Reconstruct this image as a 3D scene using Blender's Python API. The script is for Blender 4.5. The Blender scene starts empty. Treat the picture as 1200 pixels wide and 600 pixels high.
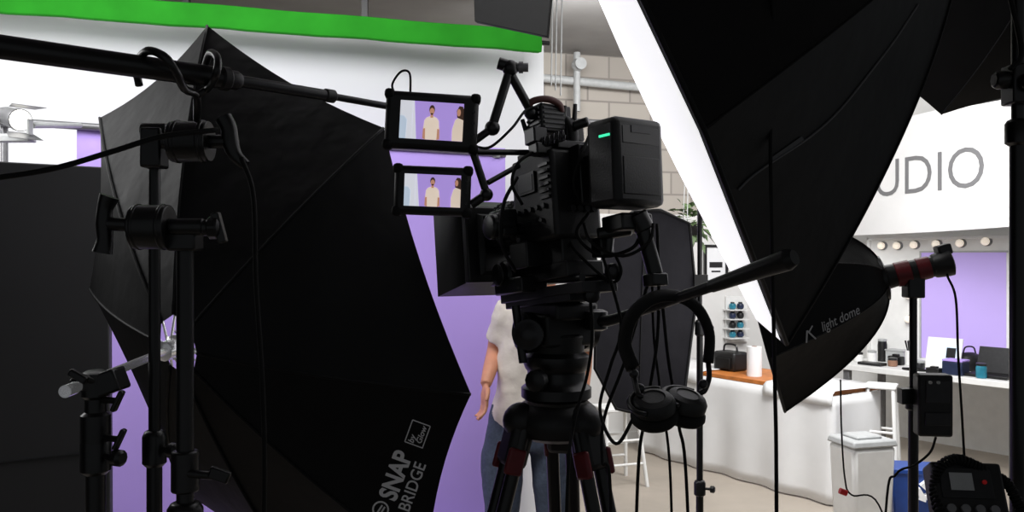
import bpy, bmesh, math, random
from mathutils import Vector as V, Matrix as Mx, Euler
from mathutils.bvhtree import BVHTree
random.seed(3)
PI=math.pi
scene=bpy.context.scene; COL=scene.collection
scene.view_settings.view_transform='Standard'
H=1.65; F=1000.0
def P(px,py,D): return V(((px-600)/F*D, D, H+(300-py)/F*D))
def px_ray(px,py): return V(((px-600)/F,1,(300-py)/F)).normalized()
CAM=V((0,0,H))
# ---------------------------------------------------------------- materials
def lin(c):
    c=c/255.0
    return c/12.92 if c<=.04045 else ((c+.055)/1.055)**2.4
def col(c): return (lin(c[0]),lin(c[1]),lin(c[2]),1)
def mat(name,c,rough=.5,metal=0,var=.12,scale=25,bump=0,bscale=None,emit=0,spec=.5,sheen=0):
    m=bpy.data.materials.new(name); m.use_nodes=True
    nt=m.node_tree; N=nt.nodes; L=nt.links; b=N['Principled BSDF']
    tc=N.new('ShaderNodeTexCoord'); nz=N.new('ShaderNodeTexNoise'); nz.inputs['Scale'].default_value=scale
    nz.inputs['Detail'].default_value=4
    L.new(tc.outputs['Object'],nz.inputs['Vector'])
    r=N.new('ShaderNodeValToRGB'); k=col(c)
    r.color_ramp.elements[0].position=.3; r.color_ramp.elements[1].position=.7
    r.color_ramp.elements[0].color=tuple(x*(1-var) for x in k[:3])+(1,)
    r.color_ramp.elements[1].color=tuple(min(1,x*(1+var)) for x in k[:3])+(1,)
    L.new(nz.outputs['Fac'],r.inputs['Fac']); L.new(r.outputs['Color'],b.inputs['Base Color'])
    b.inputs['Roughness'].default_value=rough; b.inputs['Metallic'].default_value=metal
    b.inputs['Specular IOR Level'].default_value=spec
    if sheen: b.inputs['Sheen Weight'].default_value=sheen
    if bump:
        n2=N.new('ShaderNodeTexNoise'); n2.inputs['Scale'].default_value=bscale or scale; n2.inputs['Detail'].default_value=3
        L.new(tc.outputs['Object'],n2.inputs['Vector'])
        bp=N.new('ShaderNodeBump'); bp.inputs['Strength'].default_value=bump; bp.inputs['Distance'].default_value=.02
        L.new(n2.outputs['Fac'],bp.inputs['Height']); L.new(bp.outputs['Normal'],b.inputs['Normal'])
    if emit:
        L.new(r.outputs['Color'],b.inputs['Emission Color']); b.inputs['Emission Strength'].default_value=emit
    return m
M={}
M['blk']=mat('black metal',(15,15,16),.34,0,.2,60)
M['blkp']=mat('black plastic',(17,17,18),.46,0,.2,80,.05,300,spec=.45)
M['rub']=mat('black rubber',(11,11,11),.72,0,.2,40,spec=.3)
M['fab']=mat('black softbox fabric',(16,16,17),.55,0,.25,9,.28,7,spec=.24)
M['fab2']=mat('charcoal fabric',(46,45,50),.7,0,.14,8,.3,6,spec=.2)
M['dgray']=mat('dark grey metal',(42,42,44),.35,.3,.15,50)
M['gray']=mat('grey metal',(130,130,132),.4,.5,.12,40)
M['chrome']=mat('polished steel',(220,220,222),.22,1,.05,30,emit=.07)
M['silver']=mat('pale grey paint',(178,180,180),.45,0,.06,30)
M['white']=mat('white paint',(234,234,232),.5,0,.04,12)
M['wpap']=mat('white paper',(232,233,235),.85,0,.02,2)
M['wcloth']=mat('white cloth',(232,232,232),.85,0,.03,4,.2,5)
M['purp']=mat('lavender paper',(184,157,236),.85,0,.03,2)
M['green']=mat('chroma green paper',(46,150,40),.9,0,.14,5,spec=.1)
M['wood']=mat('orange brown wood',(196,118,54),.5,0,.2,14)
M['foam']=mat('black foam board',(35,35,37),.6,0,.16,2)
M['wdark']=mat('bounce cutting charcoal',(48,48,50),.9,0,.1,3)
M['red']=mat('red plastic',(180,28,30),.4,0,.15,30,emit=.1)
M['dred']=mat('dark red rubber',(104,18,28),.45,0,.2,30)
M['blue']=mat('blue plastic',(28,70,150),.4,0,.1,20)
M['skin']=mat('skin',(204,142,112),.5,0,.08,20)
M['shirt']=mat('cream cotton',(214,206,196),.85,0,.03,15,.3,14)
M['jean']=mat('slate denim',(66,76,94),.85,0,.18,60,.4,18)
M['hair']=mat('dark brown hair',(52,36,28),.6,0,.3,60,.5,60)
M['eye']=mat('eye white',(235,232,228),.3,0,.02,10)
M['iris']=mat('brown iris',(60,36,22),.3,0,.1,50)
M['lip']=mat('lip',(176,98,88),.5,0,.05,40)
M['shoe']=mat('dark leather',(40,34,32),.5,0,.2,30)
M['leaf']=mat('leaf green',(70,88,54),.5,0,.3,20)
M['pot']=mat('brown clay',(140,104,84),.8,0,.15,20)
M['teal']=mat('teal glass',(46,124,146),.2,0,.2,20)
M['navy']=mat('navy plastic',(34,44,70),.3,0,.2,20)
M['pink']=mat('warm frosted bulb glass',(255,240,222),.3,0,.03,10,emit=.45)  # glow added to keep the unlit bulbs warm and pale
M['mirror']=mat('painted lavender reflection',(192,170,236),.45,0,.03,1.5,emit=.12)  # backdrop's reflection and a slight glow put into the pane colour
M['coil']=mat('reddish brown cable',(84,50,46),.5,0,.2,40)
M['txtw']=mat('white print',(192,192,194),.7,0,.03,20,emit=.05)  # slight glow put into the print to lift it off the fabric
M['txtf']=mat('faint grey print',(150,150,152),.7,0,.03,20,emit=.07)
M['txts']=mat('white sticker',(236,236,236),.6,0,.02,20,emit=.15)  # glow put into the recycling arrows so they stand out
M['txtg']=mat('grey print',(116,116,118),.7,0,.03,20)
M['seam']=mat('grey seam thread',(92,92,94),.6,0,.1,60)
M['sign']=mat('white sign board',(230,230,230),.6,0,.03,3)
M['diff']=mat('glowing white diffuser',(255,255,255),.7,0,.01,3,emit=.8)
M['lens']=mat('lit lens glass',(250,248,240),.2,0,.02,10,emit=2.5)
M['led']=mat('green led',(60,230,170),.4,0,.02,10,emit=1.2)
M['sw']=mat('screen white',(222,224,232),.4,0,.02,10,emit=.75)
M['sp']=mat('screen lavender',(176,150,226),.4,0,.02,10,emit=.75)
M['ss']=mat('screen cream',(236,218,200),.4,0,.05,30,emit=.75)
M['sk']=mat('screen skin',(196,144,118),.4,0,.05,30,emit=.7)
M['sh']=mat('screen brown',(74,52,42),.4,0,.05,30,emit=.5)
M['sb']=mat('screen pale blue',(196,212,230),.4,0,.05,30,emit=.7)
M['so']=mat('screen pale beige',(232,214,196),.4,0,.05,30,emit=.7)
M['floor']=mat('beige concrete',(168,158,146),.55,0,.1,2.2,.08,12)
M['ceil']=mat('grey ceiling paint',(150,148,146),.85,0,.08,3)
def block_mat():
    m=bpy.data.materials.new('painted concrete block'); m.use_nodes=True
    nt=m.node_tree; N=nt.nodes; L=nt.links; b=N['Principled BSDF']
    tc=N.new('ShaderNodeTexCoord'); s=N.new('ShaderNodeSeparateXYZ'); c=N.new('ShaderNodeCombineXYZ')
    L.new(tc.outputs['Object'],s.inputs[0]); L.new(s.outputs['X'],c.inputs['X']); L.new(s.outputs['Z'],c.inputs['Y'])
    br=N.new('ShaderNodeTexBrick'); br.inputs['Scale'].default_value=1
    br.inputs['Brick Width'].default_value=.4; br.inputs['Row Height'].default_value=.2; br.inputs['Mortar Size'].default_value=.009
    br.inputs['Color1'].default_value=col((176,169,160)); br.inputs['Color2'].default_value=col((164,157,149)); br.inputs['Mortar'].default_value=col((138,132,126))
    L.new(c.outputs[0],br.inputs['Vector'])
    g=N.new('ShaderNodeMath'); g.operation='GREATER_THAN'; g.inputs[1].default_value=2.02; L.new(s.outputs['Z'],g.inputs[0])
    mx=N.new('ShaderNodeMixRGB'); mx.inputs['Color1'].default_value=col((220,219,217))
    L.new(g.outputs[0],mx.inputs['Fac']); L.new(br.outputs['Color'],mx.inputs['Color2'])
    L.new(mx.outputs[0],b.inputs['Base Color']); b.inputs['Roughness'].default_value=.8
    return m
M['block']=block_mat()
# ---------------------------------------------------------------- mesh helpers
def rot_to(d): return V((0,0,1)).rotation_difference(V(d).normalized()).to_matrix().to_4x4()
def spath(pts,n=7):
    pts=[V(p) for p in pts]
    if len(pts)<3: return pts
    out=[]; e=[pts[0]*2-pts[1]]+pts+[pts[-1]*2-pts[-2]]
    for i in range(1,len(e)-2):
        a,b,c,d=e[i-1:i+3]
        for k in range(n):
            t=k/n
            out.append(.5*((2*b)+(c-a)*t+(2*a-5*b+4*c-d)*t*t+(3*b-a-3*c+d)*t**3))
    out.append(pts[-1]); return out
class MB:
    def __init__(s): s.bm=bmesh.new(); s.mi=0
    def _m(s,vs):
        if s.mi:
            for f in {f for v in vs for f in v.link_faces}: f.material_index=s.mi
    def box(s,c,size,R=None):
        m=Mx.Translation(V(c))@(R.to_4x4() if R is not None else Mx())@Mx.Diagonal((size[0],size[1],size[2],1))
        s._m(bmesh.ops.create_cube(s.bm,size=1,matrix=m)['verts']); return s
    def cyl(s,a,b,r0,r1=None,seg=18):
        a=V(a);b=V(b); d=b-a
        m=Mx.Translation((a+b)/2)@rot_to(d)
        s._m(bmesh.ops.create_cone(s.bm,cap_ends=True,segments=seg,radius1=r0,radius2=r0 if r1 is None else r1,depth=d.length,matrix=m)['verts']); return s
    def sph(s,c,r,sc=(1,1,1),R=None,seg=20):
        m=Mx.Translation(V(c))@(R.to_4x4() if R is not None else Mx())@Mx.Diagonal((sc[0],sc[1],sc[2],1))
        s._m(bmesh.ops.create_uvsphere(s.bm,u_segments=seg,v_segments=max(8,seg//2+2),radius=r,matrix=m)['verts']); return s
    def rings(s,rings,caps=True,closed=False):
        vs=[[s.bm.verts.new(p) for p in r] for r in rings]; n=len(vs[0]); fs=[]
        k=len(vs)
        for i in range(k if closed else k-1):
            A=vs[i];B=vs[(i+1)%k]
            for j in range(n): fs.append(s.bm.faces.new((A[j],A[(j+1)%n],B[(j+1)%n],B[j])))
        if caps and not closed:
            fs.append(s.bm.faces.new(vs[0][::-1])); fs.append(s.bm.faces.new(vs[-1]))
        for f in fs: f.material_index=s.mi
        return s
    def tube(s,pts,r,seg=8,smooth=7,closed=False,flat=1.0):
        raw=len(pts); p=spath(pts,smooth) if smooth else [V(q) for q in pts]
        n=len(p); rr=[]
        for i in range(n):
            if isinstance(r,(list,tuple)):
                u=i/(n-1)*(raw-1); k=min(int(u),raw-2); rr.append(r[k]+(r[k+1]-r[k])*(u-k))
            else: rr.append(r)
        rings=[]; t0=None; nn=None
        for i in range(n):
            t=(p[min(i+1,n-1)]-p[max(i-1,0)]).normalized()
            if nn is None: nn=t.orthogonal().normalized()
            else:
                nn=t0.rotation_difference(t)@nn; nn=(nn-t*nn.dot(t)).normalized()
            t0=t; bb=t.cross(nn)
            rings.append([p[i]+(nn*math.cos(2*PI*j/seg)+bb*math.sin(2*PI*j/seg)*flat)*rr[i] for j in range(seg)])
        return s.rings(rings)
    def ellloft(s,data,seg=24):
        return s.rings([[V(c)+V((math.cos(2*PI*j/seg)*rx,math.sin(2*PI*j/seg)*ry,0)) for j in range(seg)] for c,rx,ry in data])
    def lathe(s,o,axis,prof,seg=24):
        m=Mx.Translation(V(o))@rot_to(axis)
        return s.rings([[m@V((max(r,1e-4)*math.cos(2*PI*j/seg),max(r,1e-4)*math.sin(2*PI*j/seg),h)) for j in range(seg)] for r,h in prof])
    def poly(s,pts):
        f=s.bm.faces.new([s.bm.verts.new(V(p)) for p in pts]); f.material_index=s.mi; return s
    def prism(s,pts,ext):
        n=len(pts); a=[s.bm.verts.new(V(p)) for p in pts]; b=[s.bm.verts.new(V(p)+V(ext)) for p in pts]
        fs=[s.bm.faces.new(a[::-1]),s.bm.faces.new(b)]
        for i in range(n): fs.append(s.bm.faces.new((a[i],a[(i+1)%n],b[(i+1)%n],b[i])))
        for f in fs: f.material_index=s.mi
        return s
    def grid(s,rows):
        vs=[[s.bm.verts.new(V(p)) for p in r] for r in rows]
        for i in range(len(vs)-1):
            for j in range(len(vs[0])-1):
                f=s.bm.faces.new((vs[i][j],vs[i][j+1],vs[i+1][j+1],vs[i+1][j])); f.material_index=s.mi
        return s
    def text(s,body,size,fn,bold=0,sx=1,shear=0):
        cu=bpy.data.curves.new('t','FONT'); cu.body=body; cu.size=size; cu.offset=bold; cu.resolution_u=4; cu.shear=shear
        ob=bpy.data.objects.new('t',cu); COL.objects.link(ob)
        bpy.context.view_layer.update()
        me=bpy.data.meshes.new_from_object(ob.evaluated_get(bpy.context.evaluated_depsgraph_get()))
        vs=[s.bm.verts.new(fn(v.co.x*sx,v.co.y)) for v in me.vertices]
        for p in me.polygons:
            try: s.bm.faces.new([vs[i] for i in p.vertices]).material_index=s.mi
            except Exception: pass
        w=max(v.co.x for v in me.vertices)*sx
        bpy.data.objects.remove(ob); return w
    def build(s,name,mats,parent=None,bevel=0,ang=35,solid=0,sub=0,smooth=True,normals=True):
        if normals: bmesh.ops.recalc_face_normals(s.bm,faces=s.bm.faces[:])
        off=OFF.get(parent.name) if parent else None
        loc=None
        if off is None:
            xs=[v.co for v in s.bm.verts]
            lo=[min(c[i] for c in xs) for i in range(3)]; hi=[max(c[i] for c in xs) for i in range(3)]
            loc=V(((lo[0]+hi[0])/2,(lo[1]+hi[1])/2,lo[2])); off=loc
        bmesh.ops.translate(s.bm,verts=s.bm.verts[:],vec=-off)
        me=bpy.data.meshes.new(name); s.bm.to_mesh(me); s.bm.free()
        for m in (mats if isinstance(mats,(list,tuple)) else [mats]): me.materials.append(M[m])
        if smooth:
            me.polygons.foreach_set('use_smooth',[True]*len(me.polygons))
            if ang<180: me.set_sharp_from_angle(angle=math.radians(ang))
        o=bpy.data.objects.new(name,me); COL.objects.link(o)
        if parent: o.parent=parent
        if loc is not None: o.location=loc
        OFF[o.name]=off
        if solid:
            q=o.modifiers.new('s','SOLIDIFY'); q.thickness=solid; q.offset=0
        if bevel:
            q=o.modifiers.new('b','BEVEL'); q.width=bevel; q.segments=2; q.limit_method='ANGLE'; q.angle_limit=math.radians(40)
        if sub:
            q=o.modifiers.new('u','SUBSURF'); q.levels=sub; q.render_levels=sub
        return o
OFF={}
def tag(o,label,cat,group=None,kind=None):
    o['label']=label; o['category']=cat
    if group: o['group']=group
    if kind: o['kind']=kind
    return o
def thing(name,label,cat,loc,group=None):
    o=bpy.data.objects.new(name,None); COL.objects.link(o); o.empty_display_size=.05
    o.location=V(loc); OFF[o.name]=V(loc); return tag(o,label,cat,group)
def struct(o): o['kind']='structure'; return o
def cable(pts,r,label,m='rub',smooth=8,name='cable',group=None):
    mb=MB(); mb.tube(pts,r,8,smooth); return tag(mb.build(name,m,ang=180),label,'cable',group)
def Rz(a): return Mx.Rotation(math.radians(a),3,'Z')
def Rx(a): return Mx.Rotation(math.radians(a),3,'X')
def Ry(a): return Mx.Rotation(math.radians(a),3,'Y')
# ---------------------------------------------------------------- setting
def wall(name,p0,p1,z0,z1,m,th=.1):
    p0=V((p0[0],p0[1],0));p1=V((p1[0],p1[1],0)); L=(p1-p0).length
    mb=bmesh.new(); bmesh.ops.create_cube(mb,size=1,matrix=Mx.Translation((L/2,th/2,(z0+z1)/2))@Mx.Diagonal((L,abs(th),z1-z0,1)))
    me=bpy.data.meshes.new(name); mb.to_mesh(me); mb.free(); me.materials.append(M[m])
    o=bpy.data.objects.new(name,me); COL.objects.link(o); o.location=p0
    o.rotation_euler=(0,0,math.atan2(p1.y-p0.y,p1.x-p0.x)); return struct(o)
CZ=3.4; CT=CZ-.001
struct(MB().box((.5,3.4,-.05),(9.5,11.4,.1)).build('floor','floor'))
struct(MB().box((.5,3.8,CZ+.05),(9.5,10.6,.1)).build('ceiling','ceil'))
KC=V((3.25,8.18,0))
wall('wall_back',(KC.x-.96*7.5,KC.y-.28*7.5),(KC.x,KC.y),0,CZ,'block')
wall('wall_right',(KC.x,KC.y),(KC.x+.6*2.7,KC.y-.8*2.7),0,CZ,'white')
wall('wall_left',(-3.95,-1.5),(-3.95,6.1),0,CZ,'wdark',.1)  # unseen wall, darkened to cut bounce onto the umbrella
wall('baseboard_back',(KC.x-.96*7.3,KC.y-.28*7.3-.02),(KC.x-.02,KC.y-.02),0,.1,'white',.02)
# ---------------------------------------------------------------- backdrops
t=thing('green_screen','green screen band stretched along the top of the white paper','green screen',P(300,26,4.1))
a=P(-60,-3,3.75); b=P(633,50,4.5)
d=(b-a).normalized(); up=V((0,0,1))
nb=d.cross(up).normalized()
mb=MB(); rings=[]
for q in range(25):
    c=a.lerp(b,q/24)+up*(-.002*math.sin(q*1.1)); s_=.006*math.sin(q*2.1)
    rings.append([c+nb*(.03*x+(s_ if z<.5 else 0))+up*.056*z for x,z in ((-1,-.85),(1,-1),(1.3,-.3),(1,1),(-.6,.95),(-1,.4))])
mb.rings(rings).build('fabric_band','green',t,.006,ang=60)
MB().cyl(a-d*.1,b+d*.05,.012).build('batten','dgray',t)
for q in (.35,.66,.985):
    c=a.lerp(b,q); MB().box(c+V((0,.07,.10)),(.03,.03,.22)).cyl(c+V((0,.07,.2)),V((c.x,c.y+.07,CT)),.008).build('bracket','blk',t)
wa=P(-90,10,3.88); wb=P(637,60,4.75)
def sweep(mb,A,B,ztop,fwd=.0,rad=.3,nx=24):
    n=V((B-A).cross(V((0,0,1)))).normalized(); n=n if n.y<0 else -n
    rows=[]
    for z in [ztop-(ztop-rad)*i/14 for i in range(15)]: rows.append((z,0))
    for k in range(1,9):
        th=PI/2*k/8; rows.append((rad-rad*math.sin(th)+.004,rad-rad*math.cos(th)))
    rows.append((.004,rad+fwd))
    g=[]
    for z,o in rows:
        g.append([V((A.x,A.y,0)).lerp(V((B.x,B.y,0)),j/nx)+n*o+V((0,0,z)) for j in range(nx+1)])
    mb.grid(g)
mb=MB(); sweep(mb,wa,wb,2.82,.02,.12)
tag(mb.build('paper_backdrop','wpap',ang=180,solid=.004),'white seamless paper hanging below the green band behind the purple sheet','backdrop')
mb=MB(); pa=P(90,142,3.62); pb=P(592,181,4.38)
sweep(mb,pa,pb,pa.z-.02,.15,.25)
tag(mb.build('paper_backdrop','purp',ang=180,solid=.004),'lavender purple paper backdrop behind the person','backdrop')
t=thing('backdrop_stand','crossbar stand carrying the lavender paper backdrop','backdrop stand',(P(20,0,3.5).x,3.52,0))
ca=P(-10,141,3.48); cb=P(592,181,4.38); d=(cb-ca).normalized()
MB().cyl(ca,cb,.016).build('crossbar','gray',t)
for q in (ca+d*.02,cb-d*.05):
    MB().cyl((q.x,q.y+.05,0.02),(q.x,q.y+.05,q.z+.02),.014).box((q.x,q.y+.03,q.z),(.04,.08,.04)).build('upright','gray',t)
    MB().box((q.x,q.y+.05,.015),(.5,.06,.03)).box((q.x,q.y+.05,.0155),(.06,.5,.03)).build('foot','gray',t,.004)
# ---------------------------------------------------------------- stands
def stand(label,x,y,secs,rot=0,legr=.42,m='blk',hub=.5,group=None,name='light_stand'):
    t=thing(name,label,'light stand',(x,y,0),group)
    for i,(z0,z1,r) in enumerate(secs):
        o=MB().cyl((x,y,z0),(x,y,z1),r).build('pole',m,t,ang=40)
        if i<len(secs)-1:
            MB().lathe((x,y,z1-.05),(0,0,1),[(r*1.1,0),(r*1.55,.006),(r*1.55,.05),(r*1.25,.058),(r*1.0,.06)]).build('collar',m,t)
            MB().cyl((x,y,z1-.02),(x+r*2.6,y-r*1.2,z1-.02),.005).lathe((x+r*2.4,y-r*1.1,z1-.02),(1,-.45,0),[(.006,0),(.013,.004),(.013,.016),(.008,.02)],12).build('knob',m,t)
    r=secs[0][2]
    MB().cyl((x,y,hub-.03),(x,y,hub+.03),r*1.8).build('leg_collar',m,t)
    MB().cyl((x,y,.16),(x,y,.2),r*1.7).build('brace_collar',m,t)
    for k in range(3):
        a=math.radians(rot+120*k); u=V((math.cos(a),math.sin(a),0)); B=V((x,y,0))
        l=MB().cyl(B+u*r*1.6+V((0,0,hub)),B+u*legr+V((0,0,.02)),.011).build('leg',m,t)
        MB().sph(B+u*legr+V((0,0,.018)),.018,seg=12).build('foot','rub',l,ang=180)
        mid=(B+u*r*1.6+V((0,0,hub))).lerp(B+u*legr+V((0,0,.02)),.55)
        MB().cyl(B+u*r*1.5+V((0,0,.18)),mid,.006).build('brace',m,t)
    return t
# ---------------------------------------------------------------- fabric shells
def shell_pts(apex,rim,b,sag,t,i,u):
    n=len(rim); c=sum(rim,V((0,0,0)))/n; ax=apex-c
    def rib(k): return apex.lerp(rim[k%n],t)+ax*b*t*(1-t)
    p=rib(i).lerp(rib(i+1),u)
    axp=c+ax*(1-t)
    return p+(axp-p)*sag*4*u*(1-u)*t
def shell(apex,rim,b=1,sag=.02,t0=.05,ns=14,nu=8):
    mb=MB(); n=len(rim); rows=[]
    for k in range(ns+1):
        t=t0+(1-t0)*k/ns
        rows.append([shell_pts(apex,rim,b,sag,t,i,u/nu) for i in range(n) for u in range(nu)])
    vs=[[mb.bm.verts.new(p) for p in r] for r in rows]; m=n*nu
    for k in range(ns):
        for j in range(m): mb.bm.faces.new((vs[k][j],vs[k][(j+1)%m],vs[k+1][(j+1)%m],vs[k+1][j]))
    return mb
def ribs(root,apex,rim,b,r,m='fab',t0=.05,out=.0):
    c=sum(rim,V((0,0,0)))/len(rim); ax=(apex-c)
    for i in range(len(rim)):
        pts=[apex.lerp(rim[i],t0+(1-t0)*k/8)+ax*b*(t0+(1-t0)*k/8)*(1-(t0+(1-t0)*k/8))+ax.normalized()*out for k in range(9)]
        MB().tube(pts,r,6,3).build('rib',m,root,ang=180)
def rim_ring(C,n,R,N=8,ph=22.5,up=V((0,0,1))):
    n=n.normalized(); d=(-up-n*(-up).dot(n)).normalized(); e=n.cross(d)
    return [C+(d*math.cos(math.radians(ph+360/N*k))+e*math.sin(math.radians(ph+360/N*k)))*R for k in range(N)]
def decal(bvh,px0,py0,ang,lift=.004):
    ca,sa=math.cos(math.radians(ang)),math.sin(math.radians(ang)); last=[V((0,1,H))]
    def fn(x,y):
        px=px0+x*ca-y*sa; py=py0-(x*sa+y*ca)
        dr=px_ray(px,py); h=bvh.ray_cast(CAM,dr)
        if h[0] is None: return last[0]
        last[0]=h[0]-dr*lift; return last[0].copy()
    return fn
def strokes(mb,fn,pts,w):
    for (x0,y0),(x1,y1) in zip(pts,pts[1:]):
        dx,dy=x1-x0,y1-y0; l=math.hypot(dx,dy); nx,ny=-dy/l*w/2,dx/l*w/2
        mb.poly([fn(x0+nx,y0+ny),fn(x1+nx,y1+ny),fn(x1-nx,y1-ny),fn(x0-nx,y0-ny)])
# ---- left umbrella softbox
VP=[(243,30),(450,150),(552,462),(500,665),(372,705),(212,575),(105,338),(117,138)]
rim=[P(x,y,2.0-(x-330)/222*.26) for x,y in VP]; apex=P(203,408,1.72)
t=thing('umbrella_softbox','large black umbrella softbox turned away, white lettering on its lower right panel','softbox',V((sum(rim,V((0,0,0)))/8).xy.to_3d()+V((0,0,1.1))))
mb=shell(apex,rim,.42,.035,.09,16,10); bv=BVHTree.FromBMesh(mb.bm)
skin=mb.build('fabric_cover','fab',t,ang=9)
ribs(t,apex,rim,.42,.0035,'fab',.09,.001)
mb=MB(); mb.text('SNAP',30,decal(bv,463,588,70),1.0,.80); mb.build('lettering','txtw',t,smooth=False)
mb=MB(); mb.text('BRIDGE',20,decal(bv,479,601,70),.2,.88); mb.build('lettering','txtw',t,smooth=False)
mb=MB(); fn=decal(bv,495,525,70)
strokes(mb,fn,[(0,0),(27,0),(27,22),(0,22),(0,-.6)],1.2); mb.build('logo_frame','txtw',t,smooth=False)
mb=MB(); fn2=decal(bv,484,520,70); mb.text('by',10,fn2,.15,1,.2); fn3=decal(bv,493,521,70); mb.text('Glow',9.5,fn3,.15,1,.2)
mb.build('lettering','txtw',t,smooth=False)
mb=MB(); fn=decal(bv,446,597,0)
strokes(mb,fn,[(9*math.cos(a),9*math.sin(a)) for a in [2*PI*k/16 for k in range(17)]],2.0)
strokes(mb,fn,[(-4,-4),(2,5)],2.0); strokes(mb,fn,[(0,-5),(5,3)],2.0)
mb.build('emblem','txtw',t,smooth=False)
mb=MB()
for k in range(8):
    d1=(rim[k]-apex).normalized(); d2=(rim[(k+1)%8]-apex).normalized()
    mb.poly([apex+V((0,.06,0)),apex+d1*.05+V((0,.03,0)),apex+(d1+d2).normalized()*.03+V((0,.04,0))])
mb.build('inner_lining','wpap',t,smooth=False,solid=.002)
axd=(sum(rim,V((0,0,0)))/8-apex).normalized()
MB().lathe(apex-axd*.035,axd,[(.012,0),(.020,.005),(.020,.035),(.026,.04),(.026,.055),(.012,.06)]).build('hub','chrome',t)
for k in range(8):
    MB().cyl(apex+(rim[k]-apex).normalized()*.015-axd*.01,apex+(rim[k]-apex).normalized()*.085-axd*.005,.0028).build('rib_joint','chrome',t)
sa=P(76,459,1.27); sb=apex-axd*.01
MB().cyl(sa,sb,.0075).cyl(sa,sa.lerp(sb,.07),.0095).build('shaft','chrome',t)
sx=P(112,0,1.33)
t=stand('short black stand at lower left gripping the chrome umbrella rod',sx.x,sx.y,[(.12,.8,.017),(.8,1.36,.0145),(1.36,1.44,.012)],20)
g=P(112,520,1.33).z
MB().lathe((sx.x,sx.y,g),(0,0,1),[(.012,0),(.022,.004),(.022,.045),(.016,.05),(.016,.07),(.021,.075),(.021,.11),(.012,.115)]).build('swivel_head','blk',t)
h=P(125,449,1.335)
MB().box(h,(.052,.045,.036),Ry(-20)).cyl(h+V((-.05,-.01,.0)),h+V((-.02,-.01,.005)),.010).build('rod_clamp','blk',t,.004)
for (x,y) in ((140,515),(138,470)):
    k=P(x,y,1.31); MB().cyl(V((sx.x,sx.y,k.z)),k,.005).box(k,(.008,.014,.035),Ry(25)).build('clamp_knob','blk',t,.003)
k=P(92,441,1.3); MB().cyl(h+V((0,-.01,.0)),k,.006).box(k,(.03,.012,.012),Ry(30)).build('clamp_knob','blk',t,.003)
# ---- stand B (thick, near)
bx=P(217,0,1.25)
t=stand('thick black stand in front of umbrella with a large round grip head',bx.x,bx.y,[(.12,.75,.019),(.75,1.28,.0165),(1.28,1.68,.0125)],-35)
D=1.23
MB().cyl(P(157,266,D),P(199,266,D),.032,.032,28).cyl(P(161,266,D),P(165,266,D),.0335,.0335,28).cyl(P(190,266,D),P(194,266,D),.0335,.0335,28).build('grip_head','blk',t,.002)
th_=MB().tube([P(128,230,D),P(123,245,D),P(122,262,D),P(123,280,D),P(120,296,D)],[.014,.011,.012,.011,.014],12,4).build('tee_handle','blk',t)
MB().cyl(P(125,262,D),P(158,264,D),.010).build('handle_shaft','blk',th_)
MB().cyl(P(198,266,D),P(240,266,D),.0125).box(P(217,276,1.245),(.042,.04,.045)).build('socket','blk',t,.004)
MB().cyl(P(238,267,D),P(250,267,D),.012).lathe(P(243,267,D),(1,0,.0),[(.008,0),(.017,.003),(.017,.016),(.01,.02)],8).box(P(257,267,D),(.012,.014,.045),Ry(-15)).build('wing_knob','blk',t,.002)
kz=P(0,552,1.25).z
MB().cyl((bx.x,bx.y-.01,kz),(bx.x+.05,bx.y-.02,kz-.002),.006).box((bx.x+.058,bx.y-.022,kz),(.03,.012,.018),Ry(20)).cyl((bx.x,bx.y,kz-.03),(bx.x,bx.y,kz+.03),.02).build('clamp_knob','blk',t,.003)
# ---- stand A
ax_=P(181,0,1.42)
t=stand('slim black stand behind the thick one, hooking up the long boom',ax_.x,ax_.y,[(.12,.8,.0155),(.8,1.35,.0125),(1.35,1.84,.0095)],15)
D=1.38
MB().box(P(181,174,1.40),(.034,.04,.065)).cyl(P(165,152,1.4),P(196,152,1.4),.011).build('socket','blk',t,.004)
MB().cyl(P(201,166,D),P(246,166,D),.033,.033,28).cyl(P(206,166,D),P(211,166,D),.035,.035,28).cyl(P(236,166,D),P(241,166,D),.035,.035,28).cyl(P(190,166,D),P(204,166,D),.012).build('grip_head','blk',t,.002)
th_=MB().tube([P(262,138,D),P(268,150,D),P(270,166,D),P(276,182,D),P(288,194,D)],[.014,.013,.014,.011,.009],12,4).build('tee_handle','blk',t)
MB().cyl(P(244,166,D),P(268,166,D),.011).build('handle_shaft','blk',th_)
MB().tube([P(163,100,1.3),P(160,78,1.3),P(172,60,1.24),P(192,66,1.22),P(206,84,1.23),P(216,104,1.26),P(230,112,1.3),P(231,140,1.36)],.0062,8,6).build('boom_hook','blk',t,ang=180)
MB().tube([P(231,112,1.3),P(244,103,1.3),P(253,88,1.24),P(255,68,1.25),P(246,62,1.3),P(240,78,1.36)],.0055,8,6).build('boom_hook','blk',t,ang=180)
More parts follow.
